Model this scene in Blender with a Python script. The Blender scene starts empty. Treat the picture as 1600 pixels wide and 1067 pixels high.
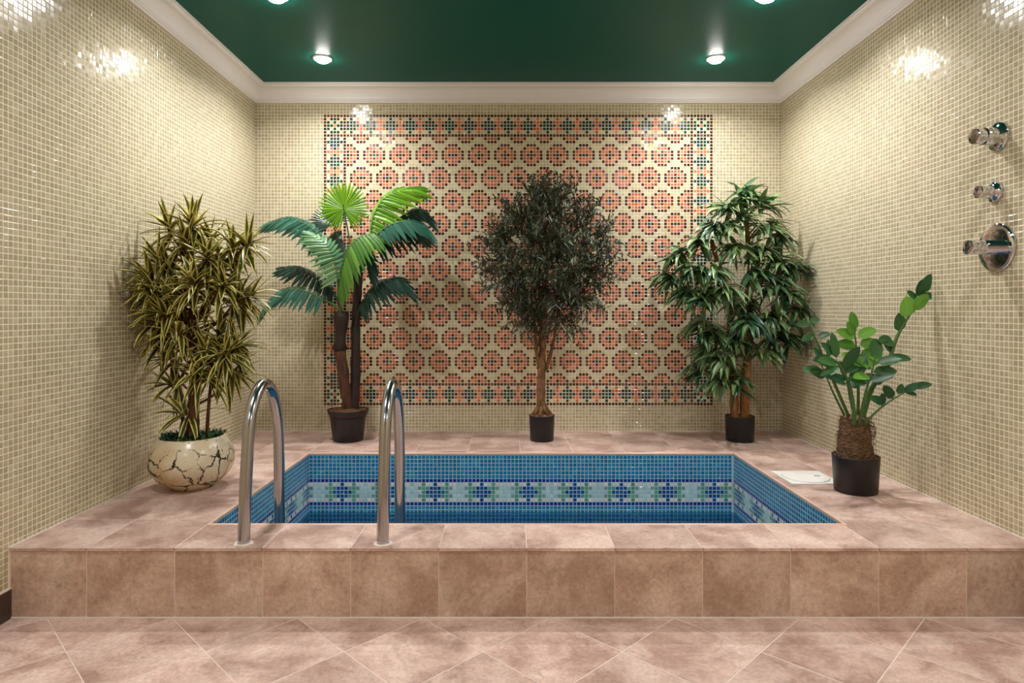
import bpy, math, random
import numpy as np
from mathutils import Vector, Matrix

R = random.Random(7)
C = bpy.context.scene.collection
SC = bpy.context.scene

# ------------------------------------------------------------------ camera
CAMZ = 1.064
cd = bpy.data.cameras.new('camera')
cam = bpy.data.objects.new('camera', cd)
C.objects.link(cam)
cam.location = (0, 0, CAMZ)
cam.rotation_euler = (math.radians(90), 0, 0)
cd.sensor_width = 36.0
cd.lens = 22.5
cd.shift_x = 0.001875
cd.shift_y = -0.0309
cd.clip_start = 0.05
SC.camera = cam

# ------------------------------------------------------------------ world, exposure, lamps
w = bpy.data.worlds.new('world')
SC.world = w
w.use_nodes = True
w.node_tree.nodes['Background'].inputs[0].default_value = (0.9, 0.85, 0.8, 1)
w.node_tree.nodes['Background'].inputs[1].default_value = 0.0
SC.view_settings.view_transform = 'Standard'
SC.view_settings.look = 'None'
SC.view_settings.gamma = 1.0
SC.view_settings.use_curve_mapping = False
SC.view_settings.exposure = 0.0
LAMP_W = 12.4
LAMP_COL = (1.0, 0.985, 0.985)
LAMP_ROWS = (3.842, 3.08, 1.40, -0.3)
LAMP_X = (-1.125, 1.235)

# ------------------------------------------------------------------ room numbers
XL, XR, YB, YN = -1.732, 1.842, 4.34, -1.5
DZ = 0.243            # deck height
ZW = 2.4617           # top of the mosaic
ZC = 2.574            # ceiling
P = 0.0222            # mosaic pitch
YD = 2.21             # riser face
PX0, PX1, PY0, PY1 = -1.150, 1.280, 2.458, 3.665
WZ = -0.094           # water level
PB = -0.95            # pool bottom


def W(px, py, D):
    return Vector(((px - 797) * D / 1000.0, D, CAMZ - (py - 484) * D / 1000.0))


def lin(r, g, b):
    f = lambda c: (c / 255) / 12.92 if c / 255 <= 0.04045 else ((c / 255 + 0.055) / 1.055) ** 2.4
    return (f(r), f(g), f(b), 1.0)


# ------------------------------------------------------------------ materials
def mat(name):
    m = bpy.data.materials.new(name)
    m.use_nodes = True
    nt = m.node_tree
    return m, nt, nt.nodes['Principled BSDF']


def nd(nt, t, **kw):
    n = nt.nodes.new(t)
    for k, v in kw.items():
        setattr(n, k, v)
    return n


def simple(name, col, rough=0.5, metal=0.0, spec=0.5, noise=0.0, nscale=20.0, bump=0.0):
    m, nt, b = mat(name)
    b.inputs['Base Color'].default_value = col
    b.inputs['Roughness'].default_value = rough
    b.inputs['Metallic'].default_value = metal
    b.inputs['Specular IOR Level'].default_value = spec
    tc = nd(nt, 'ShaderNodeTexCoord')
    n = nd(nt, 'ShaderNodeTexNoise')
    n.inputs['Scale'].default_value = nscale
    n.inputs['Detail'].default_value = 6
    nt.links.new(tc.outputs['Object'], n.inputs['Vector'])
    if noise > 0:
        mx = nd(nt, 'ShaderNodeMix', data_type='RGBA')
        mx.inputs[6].default_value = tuple(c * (1 - noise) for c in col[:3]) + (1,)
        mx.inputs[7].default_value = tuple(min(1, c * (1 + noise)) for c in col[:3]) + (1,)
        nt.links.new(n.outputs[0], mx.inputs[0])
        nt.links.new(mx.outputs[2], b.inputs['Base Color'])
    if bump > 0:
        bp = nd(nt, 'ShaderNodeBump')
        bp.inputs['Strength'].default_value = bump
        bp.inputs['Distance'].default_value = 0.002
        nt.links.new(n.outputs[0], bp.inputs['Height'])
        nt.links.new(bp.outputs[0], b.inputs['Normal'])
    return m


def mosaic_mat():
    m, nt, b = mat('mosaic_glass')
    at = nd(nt, 'ShaderNodeAttribute', attribute_name='Col')
    tc = nd(nt, 'ShaderNodeTexCoord')
    n = nd(nt, 'ShaderNodeTexNoise')
    n.inputs['Scale'].default_value = 160
    n.inputs['Detail'].default_value = 3
    nt.links.new(tc.outputs['Object'], n.inputs['Vector'])
    mr = nd(nt, 'ShaderNodeMapRange')
    mr.inputs[3].default_value = 0.82
    mr.inputs[4].default_value = 1.18
    nt.links.new(n.outputs[0], mr.inputs[0])
    mx = nd(nt, 'ShaderNodeMix', data_type='RGBA', blend_type='MULTIPLY')
    mx.inputs[0].default_value = 1.0
    nt.links.new(at.outputs['Color'], mx.inputs[6])
    nt.links.new(mr.outputs[0], mx.inputs[7])
    nt.links.new(mx.outputs[2], b.inputs['Base Color'])
    b.inputs['Roughness'].default_value = 0.16
    b.inputs['Specular IOR Level'].default_value = 0.5
    bp = nd(nt, 'ShaderNodeBump')
    bp.inputs['Strength'].default_value = 0.07
    bp.inputs['Distance'].default_value = 0.0006
    n2 = nd(nt, 'ShaderNodeTexNoise')
    n2.inputs['Scale'].default_value = 70
    nt.links.new(tc.outputs['Object'], n2.inputs['Vector'])
    nt.links.new(n2.outputs[0], bp.inputs['Height'])
    nt.links.new(bp.outputs[0], b.inputs['Normal'])
    return m


def stone_mat(name, light, mid, dark, rough=0.42, scale=1.0):
    """matt stone-look ceramic: clouds, streaks and speckles that belong to each tile"""
    m, nt, b = mat(name)
    tc = nd(nt, 'ShaderNodeTexCoord')
    oi = nd(nt, 'ShaderNodeObjectInfo')
    off = nd(nt, 'ShaderNodeVectorMath', operation='SCALE')
    off.inputs[0].default_value = (37.0, 91.0, 53.0)
    nt.links.new(oi.outputs['Random'], off.inputs['Scale'])
    add = nd(nt, 'ShaderNodeVectorMath', operation='ADD')
    nt.links.new(tc.outputs['Object'], add.inputs[0])
    nt.links.new(off.outputs[0], add.inputs[1])

    def noise(s, d, rgh=0.6, dist=0.0, vec=None):
        n = nd(nt, 'ShaderNodeTexNoise')
        n.inputs['Scale'].default_value = s * scale
        n.inputs['Detail'].default_value = d
        n.inputs['Roughness'].default_value = rgh
        n.inputs['Distortion'].default_value = dist
        nt.links.new((vec or add).outputs[0], n.inputs['Vector'])
        return n
    big = noise(5, 8, 0.62, 0.4)
    r1 = nd(nt, 'ShaderNodeValToRGB')
    r1.color_ramp.elements[0].position = 0.38
    r1.color_ramp.elements[0].color = dark
    r1.color_ramp.elements[1].position = 0.62
    r1.color_ramp.elements[1].color = light
    e = r1.color_ramp.elements.new(0.5)
    e.color = mid
    nt.links.new(big.outputs[0], r1.inputs[0])
    fine = noise(75, 6, 0.7)
    mr = nd(nt, 'ShaderNodeMapRange')
    mr.inputs[1].default_value = 0.3
    mr.inputs[2].default_value = 0.7
    mr.inputs[3].default_value = 0.76
    mr.inputs[4].default_value = 1.18
    nt.links.new(fine.outputs[0], mr.inputs[0])
    mx = nd(nt, 'ShaderNodeMix', data_type='RGBA', blend_type='MULTIPLY')
    mx.inputs[0].default_value = 1
    nt.links.new(r1.outputs[0], mx.inputs[6])
    nt.links.new(mr.outputs[0], mx.inputs[7])
    # small brown pits
    pit = noise(16, 10, 0.85, 1.5)
    pr = nd(nt, 'ShaderNodeMapRange')
    pr.inputs[1].default_value = 0.34
    pr.inputs[2].default_value = 0.48
    pr.inputs[3].default_value = 0.70
    pr.inputs[4].default_value = 1.0
    nt.links.new(pit.outputs[0], pr.inputs[0])
    mx2 = nd(nt, 'ShaderNodeMix', data_type='RGBA', blend_type='MULTIPLY')
    mx2.inputs[0].default_value = 1
    nt.links.new(mx.outputs[2], mx2.inputs[6])
    nt.links.new(pr.outputs[0], mx2.inputs[7])
    # each tile a little lighter or darker
    tv = nd(nt, 'ShaderNodeMapRange')
    tv.inputs[3].default_value = 0.90
    tv.inputs[4].default_value = 1.10
    nt.links.new(oi.outputs['Random'], tv.inputs[0])
    mx3 = nd(nt, 'ShaderNodeMix', data_type='RGBA', blend_type='MULTIPLY')
    mx3.inputs[0].default_value = 1
    nt.links.new(mx2.outputs[2], mx3.inputs[6])
    nt.links.new(tv.outputs[0], mx3.inputs[7])
    nt.links.new(mx3.outputs[2], b.inputs['Base Color'])
    rr = nd(nt, 'ShaderNodeMapRange')
    rr.inputs[3].default_value = rough - 0.08
    rr.inputs[4].default_value = rough + 0.14
    nt.links.new(big.outputs[0], rr.inputs[0])
    nt.links.new(rr.outputs[0], b.inputs['Roughness'])
    bp = nd(nt, 'ShaderNodeBump')
    bp.inputs['Strength'].default_value = 0.35
    bp.inputs['Distance'].default_value = 0.001
    nt.links.new(fine.outputs[0], bp.inputs['Height'])
    nt.links.new(bp.outputs[0], b.inputs['Normal'])
    return m


def leaf_mat(name, c_dark, c_light, edge=None, rough=0.4, back=None, edge_pos=0.55, spec=0.5, subs=0.0, rib=True):
    m, nt, b = mat(name)
    at = nd(nt, 'ShaderNodeAttribute', attribute_name='tint')
    mx = nd(nt, 'ShaderNodeMix', data_type='RGBA')
    mx.inputs[6].default_value = c_dark
    mx.inputs[7].default_value = c_light
    nt.links.new(at.outputs['Fac'], mx.inputs[0])
    col = mx.outputs[2]
    uv = nd(nt, 'ShaderNodeUVMap')
    sp = nd(nt, 'ShaderNodeSeparateXYZ')
    nt.links.new(uv.outputs[0], sp.inputs[0])
    sub = nd(nt, 'ShaderNodeMath', operation='SUBTRACT')
    sub.inputs[1].default_value = 0.5
    nt.links.new(sp.outputs[0], sub.inputs[0])
    ab = nd(nt, 'ShaderNodeMath', operation='ABSOLUTE')
    nt.links.new(sub.outputs[0], ab.inputs[0])
    if edge:
        mr = nd(nt, 'ShaderNodeMapRange')
        mr.inputs[1].default_value = edge_pos * 0.5 - 0.04
        mr.inputs[2].default_value = edge_pos * 0.5 + 0.04
        nt.links.new(ab.outputs[0], mr.inputs[0])
        m2 = nd(nt, 'ShaderNodeMix', data_type='RGBA')
        nt.links.new(mr.outputs[0], m2.inputs[0])
        nt.links.new(col, m2.inputs[6])
        m2.inputs[7].default_value = edge
        col = m2.outputs[2]
    elif rib:
        mr = nd(nt, 'ShaderNodeMapRange')
        mr.inputs[1].default_value = 0.0
        mr.inputs[2].default_value = 0.07
        mr.inputs[3].default_value = 1.25
        mr.inputs[4].default_value = 1.0
        nt.links.new(ab.outputs[0], mr.inputs[0])
        m2 = nd(nt, 'ShaderNodeMix', data_type='RGBA', blend_type='MULTIPLY')
        m2.inputs[0].default_value = 1
        nt.links.new(col, m2.inputs[6])
        nt.links.new(mr.outputs[0], m2.inputs[7])
        col = m2.outputs[2]
    if back:
        g = nd(nt, 'ShaderNodeNewGeometry')
        m3 = nd(nt, 'ShaderNodeMix', data_type='RGBA')
        nt.links.new(g.outputs['Backfacing'], m3.inputs[0])
        nt.links.new(col, m3.inputs[6])
        m3.inputs[7].default_value = back
        col = m3.outputs[2]
    nt.links.new(col, b.inputs['Base Color'])
    b.inputs['Roughness'].default_value = rough
    b.inputs['Specular IOR Level'].default_value = spec
    if subs > 0:
        tr = nd(nt, 'ShaderNodeBsdfTranslucent')
        nt.links.new(col, tr.inputs[0])
        ms = nd(nt, 'ShaderNodeMixShader')
        ms.inputs[0].default_value = subs
        out = nt.nodes['Material Output']
        nt.links.new(b.outputs[0], ms.inputs[1])
        nt.links.new(tr.outputs[0], ms.inputs[2])
        nt.links.new(ms.outputs[0], out.inputs[0])
    return m


def bark_mat(name, c1, c2, scale=30, stretch=(1, 1, 0.25), rough=0.7, bump=0.6):
    m, nt, b = mat(name)
    tc = nd(nt, 'ShaderNodeTexCoord')
    mp = nd(nt, 'ShaderNodeMapping')
    mp.inputs['Scale'].default_value = stretch
    nt.links.new(tc.outputs['Object'], mp.inputs[0])
    n = nd(nt, 'ShaderNodeTexNoise')
    n.inputs['Scale'].default_value = scale
    n.inputs['Detail'].default_value = 8
    n.inputs['Roughness'].default_value = 0.7
    nt.links.new(mp.outputs[0], n.inputs['Vector'])
    r = nd(nt, 'ShaderNodeValToRGB')
    r.color_ramp.elements[0].position = 0.35
    r.color_ramp.elements[0].color = c1
    r.color_ramp.elements[1].position = 0.65
    r.color_ramp.elements[1].color = c2
    nt.links.new(n.outputs[0], r.inputs[0])
    nt.links.new(r.outputs[0], b.inputs['Base Color'])
    b.inputs['Roughness'].default_value = rough
    bp = nd(nt, 'ShaderNodeBump')
    bp.inputs['Strength'].default_value = bump
    bp.inputs['Distance'].default_value = 0.004
    nt.links.new(n.outputs[0], bp.inputs['Height'])
    nt.links.new(bp.outputs[0], b.inputs['Normal'])
    return m


def crackle_mat():
    m, nt, b = mat('crackle_ceramic')
    tc = nd(nt, 'ShaderNodeTexCoord')
    n = nd(nt, 'ShaderNodeTexNoise')
    n.inputs['Scale'].default_value = 16
    n.inputs['Detail'].default_value = 8
    n.inputs['Roughness'].default_value = 0.75
    nt.links.new(tc.outputs['Object'], n.inputs['Vector'])
    sc = nd(nt, 'ShaderNodeVectorMath', operation='SCALE')
    sc.inputs['Scale'].default_value = 0.075
    nt.links.new(n.outputs['Color'], sc.inputs[0])
    ad = nd(nt, 'ShaderNodeVectorMath', operation='ADD')
    nt.links.new(tc.outputs['Object'], ad.inputs[0])
    nt.links.new(sc.outputs[0], ad.inputs[1])
    v = nd(nt, 'ShaderNodeTexVoronoi', feature='DISTANCE_TO_EDGE')
    v.inputs['Scale'].default_value = 11.5
    nt.links.new(ad.outputs[0], v.inputs['Vector'])
    n3 = nd(nt, 'ShaderNodeTexNoise')
    n3.inputs['Scale'].default_value = 11
    nt.links.new(tc.outputs['Object'], n3.inputs['Vector'])
    wd = nd(nt, 'ShaderNodeMapRange')
    wd.inputs[1].default_value = 0.38
    wd.inputs[2].default_value = 0.66
    wd.inputs[3].default_value = 0.004
    wd.inputs[4].default_value = 0.05
    nt.links.new(n3.outputs[0], wd.inputs[0])
    lt = nd(nt, 'ShaderNodeMath', operation='LESS_THAN')
    nt.links.new(v.outputs['Distance'], lt.inputs[0])
    nt.links.new(wd.outputs[0], lt.inputs[1])
    # speckles
    n4 = nd(nt, 'ShaderNodeTexNoise')
    n4.inputs['Scale'].default_value = 120
    n4.inputs['Detail'].default_value = 3
    nt.links.new(tc.outputs['Object'], n4.inputs['Vector'])
    gt = nd(nt, 'ShaderNodeMath', operation='GREATER_THAN')
    gt.inputs[1].default_value = 0.69
    nt.links.new(n4.outputs[0], gt.inputs[0])
    mxm = nd(nt, 'ShaderNodeMath', operation='MAXIMUM')
    nt.links.new(lt.outputs[0], mxm.inputs[0])
    nt.links.new(gt.outputs[0], mxm.inputs[1])
    # plain glazed band under the rim
    sp = nd(nt, 'ShaderNodeSeparateXYZ')
    nt.links.new(tc.outputs['Object'], sp.inputs[0])
    band = nd(nt, 'ShaderNodeMath', operation='LESS_THAN')
    band.inputs[1].default_value = 0.205
    nt.links.new(sp.outputs[2], band.inputs[0])
    mm = nd(nt, 'ShaderNodeMath', operation='MULTIPLY')
    nt.links.new(mxm.outputs[0], mm.inputs[0])
    nt.links.new(band.outputs[0], mm.inputs[1])
    cr = nd(nt, 'ShaderNodeValToRGB')
    cr.color_ramp.elements[0].position = 0.38
    cr.color_ramp.elements[0].color = lin(205, 178, 128)
    cr.color_ramp.elements[1].position = 0.6
    cr.color_ramp.elements[1].color = lin(222, 208, 180)
    n5 = nd(nt, 'ShaderNodeTexNoise')
    n5.inputs['Scale'].default_value = 6
    n5.inputs['Detail'].default_value = 5
    nt.links.new(tc.outputs['Object'], n5.inputs['Vector'])
    zz = nd(nt, 'ShaderNodeMath', operation='MULTIPLY_ADD')
    zz.inputs[1].default_value = 1.2
    zz.inputs[2].default_value = -0.14
    nt.links.new(sp.outputs[2], zz.inputs[0])
    aa = nd(nt, 'ShaderNodeMath', operation='ADD')
    nt.links.new(zz.outputs[0], aa.inputs[0])
    nt.links.new(n5.outputs[0], aa.inputs[1])
    nt.links.new(aa.outputs[0], cr.inputs[0])
    mx = nd(nt, 'ShaderNodeMix', data_type='RGBA')
    nt.links.new(mm.outputs[0], mx.inputs[0])
    nt.links.new(cr.outputs[0], mx.inputs[6])
    mx.inputs[7].default_value = lin(48, 34, 20)
    nt.links.new(mx.outputs[2], b.inputs['Base Color'])
    b.inputs['Roughness'].default_value = 0.25
    bp = nd(nt, 'ShaderNodeBump')
    bp.inputs['Strength'].default_value = 0.8
    bp.inputs['Distance'].default_value = 0.002
    bp.invert = True
    nt.links.new(mm.outputs[0], bp.inputs['Height'])
    nt.links.new(bp.outputs[0], b.inputs['Normal'])
    return m


def steel_mat():
    m, nt, b = mat('brushed_steel')
    tc = nd(nt, 'ShaderNodeTexCoord')
    mp = nd(nt, 'ShaderNodeMapping')
    mp.inputs['Scale'].default_value = (1, 1, 0.06)
    nt.links.new(tc.outputs['Object'], mp.inputs[0])
    n = nd(nt, 'ShaderNodeTexNoise')
    n.inputs['Scale'].default_value = 260
    n.inputs['Detail'].default_value = 4
    nt.links.new(mp.outputs[0], n.inputs['Vector'])
    mr = nd(nt, 'ShaderNodeMapRange')
    mr.inputs[3].default_value = 0.10
    mr.inputs[4].default_value = 0.24
    nt.links.new(n.outputs[0], mr.inputs[0])
    nt.links.new(mr.outputs[0], b.inputs['Roughness'])
    b.inputs['Metallic'].default_value = 1
    b.inputs['Base Color'].default_value = (0.46, 0.46, 0.47, 1)
    return m


def water_mat():
    m, nt, b = mat('pool_water')
    nt.nodes.remove(b)
    out = nt.nodes['Material Output']
    tr = nd(nt, 'ShaderNodeBsdfTransparent')
    tr.inputs[0].default_value = (0.42, 0.74, 0.80, 1)
    gl = nd(nt, 'ShaderNodeBsdfGlossy')
    gl.inputs['Roughness'].default_value = 0.03
    fr = nd(nt, 'ShaderNodeFresnel')
    fr.inputs[0].default_value = 1.33
    ms = nd(nt, 'ShaderNodeMixShader')
    tc = nd(nt, 'ShaderNodeTexCoord')
    n = nd(nt, 'ShaderNodeTexNoise')
    n.inputs['Scale'].default_value = 9
    n.inputs['Detail'].default_value = 3
    nt.links.new(tc.outputs['Object'], n.inputs['Vector'])
    bp = nd(nt, 'ShaderNodeBump')
    bp.inputs['Strength'].default_value = 0.25
    bp.inputs['Distance'].default_value = 0.01
    nt.links.new(n.outputs[0], bp.inputs['Height'])
    nt.links.new(bp.outputs[0], gl.inputs['Normal'])
    nt.links.new(bp.outputs[0], fr.inputs['Normal'])
    nt.links.new(fr.outputs[0], ms.inputs[0])
    nt.links.new(tr.outputs[0], ms.inputs[1])
    nt.links.new(gl.outputs[0], ms.inputs[2])
    nt.links.new(ms.outputs[0], out.inputs[0])
    return m


M = {}
M['mosaic'] = mosaic_mat()
M['grout'] = simple('grout', lin(232, 222, 194), 0.85, noise=0.08, nscale=40)
M['pool_grout'] = simple('pool_grout', lin(186, 206, 212), 0.8, noise=0.1, nscale=30)
M['tile_deck'] = stone_mat('deck_stone', lin(220, 192, 178), lin(202, 171, 157), lin(174, 140, 127))
M['tile_riser_light'] = stone_mat('deck_stone_riser_light', lin(212, 186, 166), lin(197, 168, 147), lin(176, 144, 122))  # same tile as the deck, with the riser's warmer light painted into its colour
M['tile_grout'] = simple('tile_grout', lin(222, 202, 190), 0.85, noise=0.12, nscale=30)
M['edge'] = simple('edge_glaze', lin(222, 188, 168), 0.3, noise=0.1, nscale=14)
M['base'] = simple('skirting_tile', lin(70, 52, 46), 0.35, noise=0.25, nscale=12)
M['plaster'] = simple('white_plaster', lin(238, 234, 232), 0.55, noise=0.02, nscale=6)
M['ceiling'] = simple('green_ceiling', lin(0, 88, 76), 0.4, spec=0.10)
M['rear'] = simple('rear_plaster', lin(200, 180, 150), 0.6, noise=0.05)
M['caulk'] = simple('white_caulk', lin(225, 210, 200), 0.6, noise=0.1)
M['black'] = simple('black_plastic', lin(17, 16, 18), 0.42, noise=0.2, bump=0.1)
M['soil'] = simple('soil', lin(110, 74, 44), 0.9, noise=0.6, nscale=90, bump=0.8)
M['chip'] = simple('bark_chip', lin(128, 92, 66), 0.8, noise=0.5, nscale=40)
M['chrome'] = simple('chrome', (0.70, 0.70, 0.74, 1), 0.05, metal=1)
M['steel'] = steel_mat()
M['white'] = simple('white_plastic', lin(238, 236, 230), 0.35, noise=0.03)
M['grey'] = simple('grey_plastic', lin(120, 118, 112), 0.5)
M['water'] = water_mat()
M['crackle'] = crackle_mat()
M['ring'] = simple('lamp_ring', lin(235, 232, 228), 0.3)
m, nt, b = mat('lamp_glow')
b.inputs['Emission Color'].default_value = (1, 0.96, 0.92, 1)
b.inputs['Emission Strength'].default_value = 120
M['glow'] = m

M['palm_bright'] = leaf_mat('palm_bright', lin(70, 128, 14), lin(135, 190, 30), subs=0.25, rough=0.38)
M['palm_green'] = leaf_mat('palm_green', lin(44, 96, 28), lin(100, 148, 52), subs=0.2, rough=0.38)
M['palm_pale'] = leaf_mat('palm_pale', lin(70, 118, 78), lin(130, 165, 115), subs=0.1, rough=0.35)
M['palm_teal'] = leaf_mat('palm_teal', lin(22, 66, 50), lin(56, 108, 90), subs=0.06, rough=0.3)
M['palm_dark'] = leaf_mat('palm_dark', lin(10, 38, 28), lin(28, 66, 52), subs=0.03, rough=0.35)
M['stem_green'] = simple('stem_green', lin(70, 104, 48), 0.5, noise=0.2)
M['stem_dark'] = simple('stem_dark', lin(48, 52, 28), 0.5, noise=0.3)
M['drac'] = leaf_mat('striped_leaf', lin(46, 56, 18), lin(92, 98, 34), edge=lin(224, 208, 118), edge_pos=0.56, rough=0.42, subs=0.08)
M['ficus'] = leaf_mat('long_leaf', lin(30, 70, 46), lin(128, 156, 98), back=lin(112, 142, 98), rough=0.36, subs=0.05)
M['olive'] = leaf_mat('small_leaf', lin(24, 40, 26), lin(88, 104, 76), back=lin(92, 100, 80), rough=0.42, rib=False)
M['zz'] = leaf_mat('round_leaf', lin(22, 66, 34), lin(62, 116, 60), rough=0.33, subs=0.06)
M['zz_bright'] = leaf_mat('round_leaf_bright', lin(70, 130, 36), lin(120, 175, 70), rough=0.36, subs=0.25)
M['moss'] = leaf_mat('ground_cover', lin(12, 44, 20), lin(34, 92, 42), rough=0.5)
M['bark_red'] = bark_mat('palm_bark', lin(34, 18, 11), lin(112, 66, 38), 26)
M['bark_dark'] = bark_mat('palm_bark_dark', lin(22, 12, 8), lin(58, 34, 22), 34)
M['bark_tan'] = bark_mat('tan_bark', lin(66, 40, 22), lin(160, 112, 70), 42, (1, 1, 0.5), bump=1.0)
M['twig'] = bark_mat('twig_bark', lin(44, 32, 24), lin(84, 62, 46), 40)
M['bark_cane'] = bark_mat('cane_bark', lin(92, 54, 26), lin(178, 124, 68), 22, (1, 1, 0.6))
M['bark_drac'] = bark_mat('dragon_bark', lin(46, 26, 14), lin(120, 76, 46), 26)
M['fibre'] = bark_mat('coir_fibre', lin(32, 20, 12), lin(140, 104, 70), 70, (1, 1, 2.6), 0.9, 1.0)


# ------------------------------------------------------------------ mesh builder
class MB:
    def __init__(s, org=(0, 0, 0), clamp=False):
        s.v, s.f, s.uv, s.t = [], [], [], []
        s.o = Vector(org)
        s.clamp = clamp
        s.tint = 0.5

    def add(s, p, uv=(0.5, 0.5)):
        p = Vector(p)
        if s.clamp:
            p.x = min(max(p.x, XL + 0.012), XR - 0.012)
            p.y = min(p.y, YB - 0.012)
        s.v.append(tuple(p - s.o))
        s.uv.append(uv)
        s.t.append(s.tint)
        return len(s.v) - 1

    def box(s, x0, x1, y0, y1, z0, z1, c=0.0):
        """box, with chamfered top and sides when c > 0"""
        i = len(s.v)
        if c <= 0:
            for z in (z0, z1):
                for x, y in ((x0, y0), (x1, y0), (x1, y1), (x0, y1)):
                    s.add((x, y, z))
            s.f += [(i+3, i+2, i+1, i), (i+4, i+5, i+6, i+7)]
            for k in range(4):
                s.f.append((i+k, i+(k+1) % 4, i+4+(k+1) % 4, i+4+k))
            return
        for z, d in ((z0, 0), (z1-c, 0), (z1, c)):
            for x, y in ((x0+d, y0+d), (x1-d, y0+d), (x1-d, y1-d), (x0+d, y1-d)):
                s.add((x, y, z))
        s.f.append((i+3, i+2, i+1, i))
        s.f.append((i+8, i+9, i+10, i+11))
        for q in (0, 4):
            for k in range(4):
                s.f.append((i+q+k, i+q+(k+1) % 4, i+q+4+(k+1) % 4, i+q+4+k))

    def prism(s, poly, z0, z1, c=0.0015):
        n = len(poly)
        top = offset_poly(poly, c)
        i = len(s.v)
        for x, y in poly: s.add((x, y, z0))
        for x, y in poly: s.add((x, y, z1-c))
        for x, y in top: s.add((x, y, z1))
        s.f.append(tuple(i+n-1-k for k in range(n)))
        s.f.append(tuple(i+2*n+k for k in range(n)))
        for q in (0, n):
            for k in range(n):
                s.f.append((i+q+k, i+q+(k+1) % n, i+q+n+(k+1) % n, i+q+n+k))

    def tube(s, pts, rad, n=10, caps=True, wob=0.0):
        pts = [Vector(p) for p in pts]
        if not isinstance(rad, (list, tuple)):
            rad = [rad] * len(pts)
        i0 = len(s.v)
        prev = None
        for k, p in enumerate(pts):
            d = (pts[min(k+1, len(pts)-1)] - pts[max(k-1, 0)]).normalized()
            if prev is None:
                a = d.orthogonal().normalized()
            else:
                a = (prev - d * prev.dot(d)).normalized()
            prev = a
            bb = d.cross(a)
            for j in range(n):
                th = 2*math.pi*j/n
                r = rad[k] * (1 + (R.uniform(-wob, wob) if wob else 0))
                s.add(p + (a*math.cos(th) + bb*math.sin(th)) * r, (j/n, k))
        for k in range(len(pts)-1):
            for j in range(n):
                s.f.append((i0+k*n+j, i0+k*n+(j+1) % n, i0+(k+1)*n+(j+1) % n, i0+(k+1)*n+j))
        if caps:
            s.f.append(tuple(i0+n-1-j for j in range(n)))
            e = i0+(len(pts)-1)*n
            s.f.append(tuple(e+j for j in range(n)))

    def lathe(s, prof, c, n=48, wob=None):
        """profile of (r, z) turned about the z axis through c"""
        i0 = len(s.v)
        c = Vector(c)
        for k, (r, z) in enumerate(prof):
            for j in range(n):
                th = 2*math.pi*j/n
                rr = r if not wob else r*(1+wob(th, z))
                s.add(c + Vector((rr*math.cos(th), rr*math.sin(th), z)), (j/n, z))
        for k in range(len(prof)-1):
            for j in range(n):
                s.f.append((i0+k*n+j, i0+k*n+(j+1) % n, i0+(k+1)*n+(j+1) % n, i0+(k+1)*n+j))
        s.f.append(tuple(i0+n-1-j for j in range(n)))
        e = i0+(len(prof)-1)*n
        s.f.append(tuple(e+j for j in range(n)))

    def leaf(s, base, d, up, L, wd, droop=0.3, segs=5, fold=0.15, shape='lance', twist=0.0):
        """leaf blade: 3 verts across, segs along, droops under gravity"""
        d = Vector(d).normalized()
        side = d.cross(Vector(up))
        if side.length < 1e-3:
            side = d.orthogonal()
        side.normalize()
        nn = side.cross(d).normalized()
        i0 = len(s.v)
        g = Vector((0, 0, -1))
        pos = Vector(base)
        cur = d.copy()
        for k in range(segs+1):
            t = k/segs
            if shape == 'lance':
                ww = wd * (math.sin(math.pi*min(1, 0.12+0.88*t)**0.75)) if t < 1 else 0
                ww = max(ww, 0.0) * (1 if t > 0 else 0.7)
            elif shape == 'round':
                ww = wd * math.sqrt(max(0, 1-(2*t-1)**2)) * (1.08-0.3*t) if 0 < t < 1 else wd*0.06
            else:
                ww = wd * (1-t)**0.6
            sd = side
            if twist:
                sd = (side*math.cos(twist*t)+nn*math.sin(twist*t))
            h = ww*0.5
            s.add(pos - sd*h + nn*fold*ww, (0, t))
            s.add(pos - nn*fold*ww*0.3, (0.5, t))
            s.add(pos + sd*h + nn*fold*ww, (1, t))
            cur = (cur + g*droop*(1.2/segs)*(0.4+t)).normalized()
            nn = side.cross(cur).normalized()
            pos = pos + cur*(L/segs)
        for k in range(segs):
            a = i0+3*k
            s.f.append((a, a+1, a+4, a+3))
            s.f.append((a+1, a+2, a+5, a+4))

    def build(s, name, material, parent=None, smooth=False, kind=None, label=None):
        me = bpy.data.meshes.new(name)
        me.from_pydata(s.v, [], s.f)
        me.validate()
        if len(me.vertices) == len(s.uv):
            uvl = me.uv_layers.new(name='UVMap')
            li = np.zeros(len(me.loops), dtype=np.int32)
            me.loops.foreach_get('vertex_index', li)
            uvl.data.foreach_set('uv', np.array(s.uv, dtype=np.float32)[li].ravel())
            at = me.attributes.new('tint', 'FLOAT', 'POINT')
            at.data.foreach_set('value', np.array(s.t, dtype=np.float32))
        me.materials.append(material)
        if smooth:
            me.polygons.foreach_set('use_smooth', [True]*len(me.polygons))
        o = bpy.data.objects.new(name, me)
        C.objects.link(o)
        if parent:
            o.parent = parent
        else:
            o.location = s.o
        if kind: o['kind'] = kind
        if label: o['label'] = label
        return o


def offset_poly(poly, c):
    n = len(poly)
    out = []
    for k in range(n):
        p0, p1, p2 = Vector(poly[k-1]), Vector(poly[k]), Vector(poly[(k+1) % n])
        e1 = (p1-p0).normalized()
        e2 = (p2-p1).normalized()
        n1 = Vector((-e1.y, e1.x))
        n2 = Vector((-e2.y, e2.x))
        den = 1 + n1.dot(n2)
        q = p1 + (n1+n2)*(c/max(den, 0.15))
        out.append((q.x, q.y))
    return out


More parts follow.
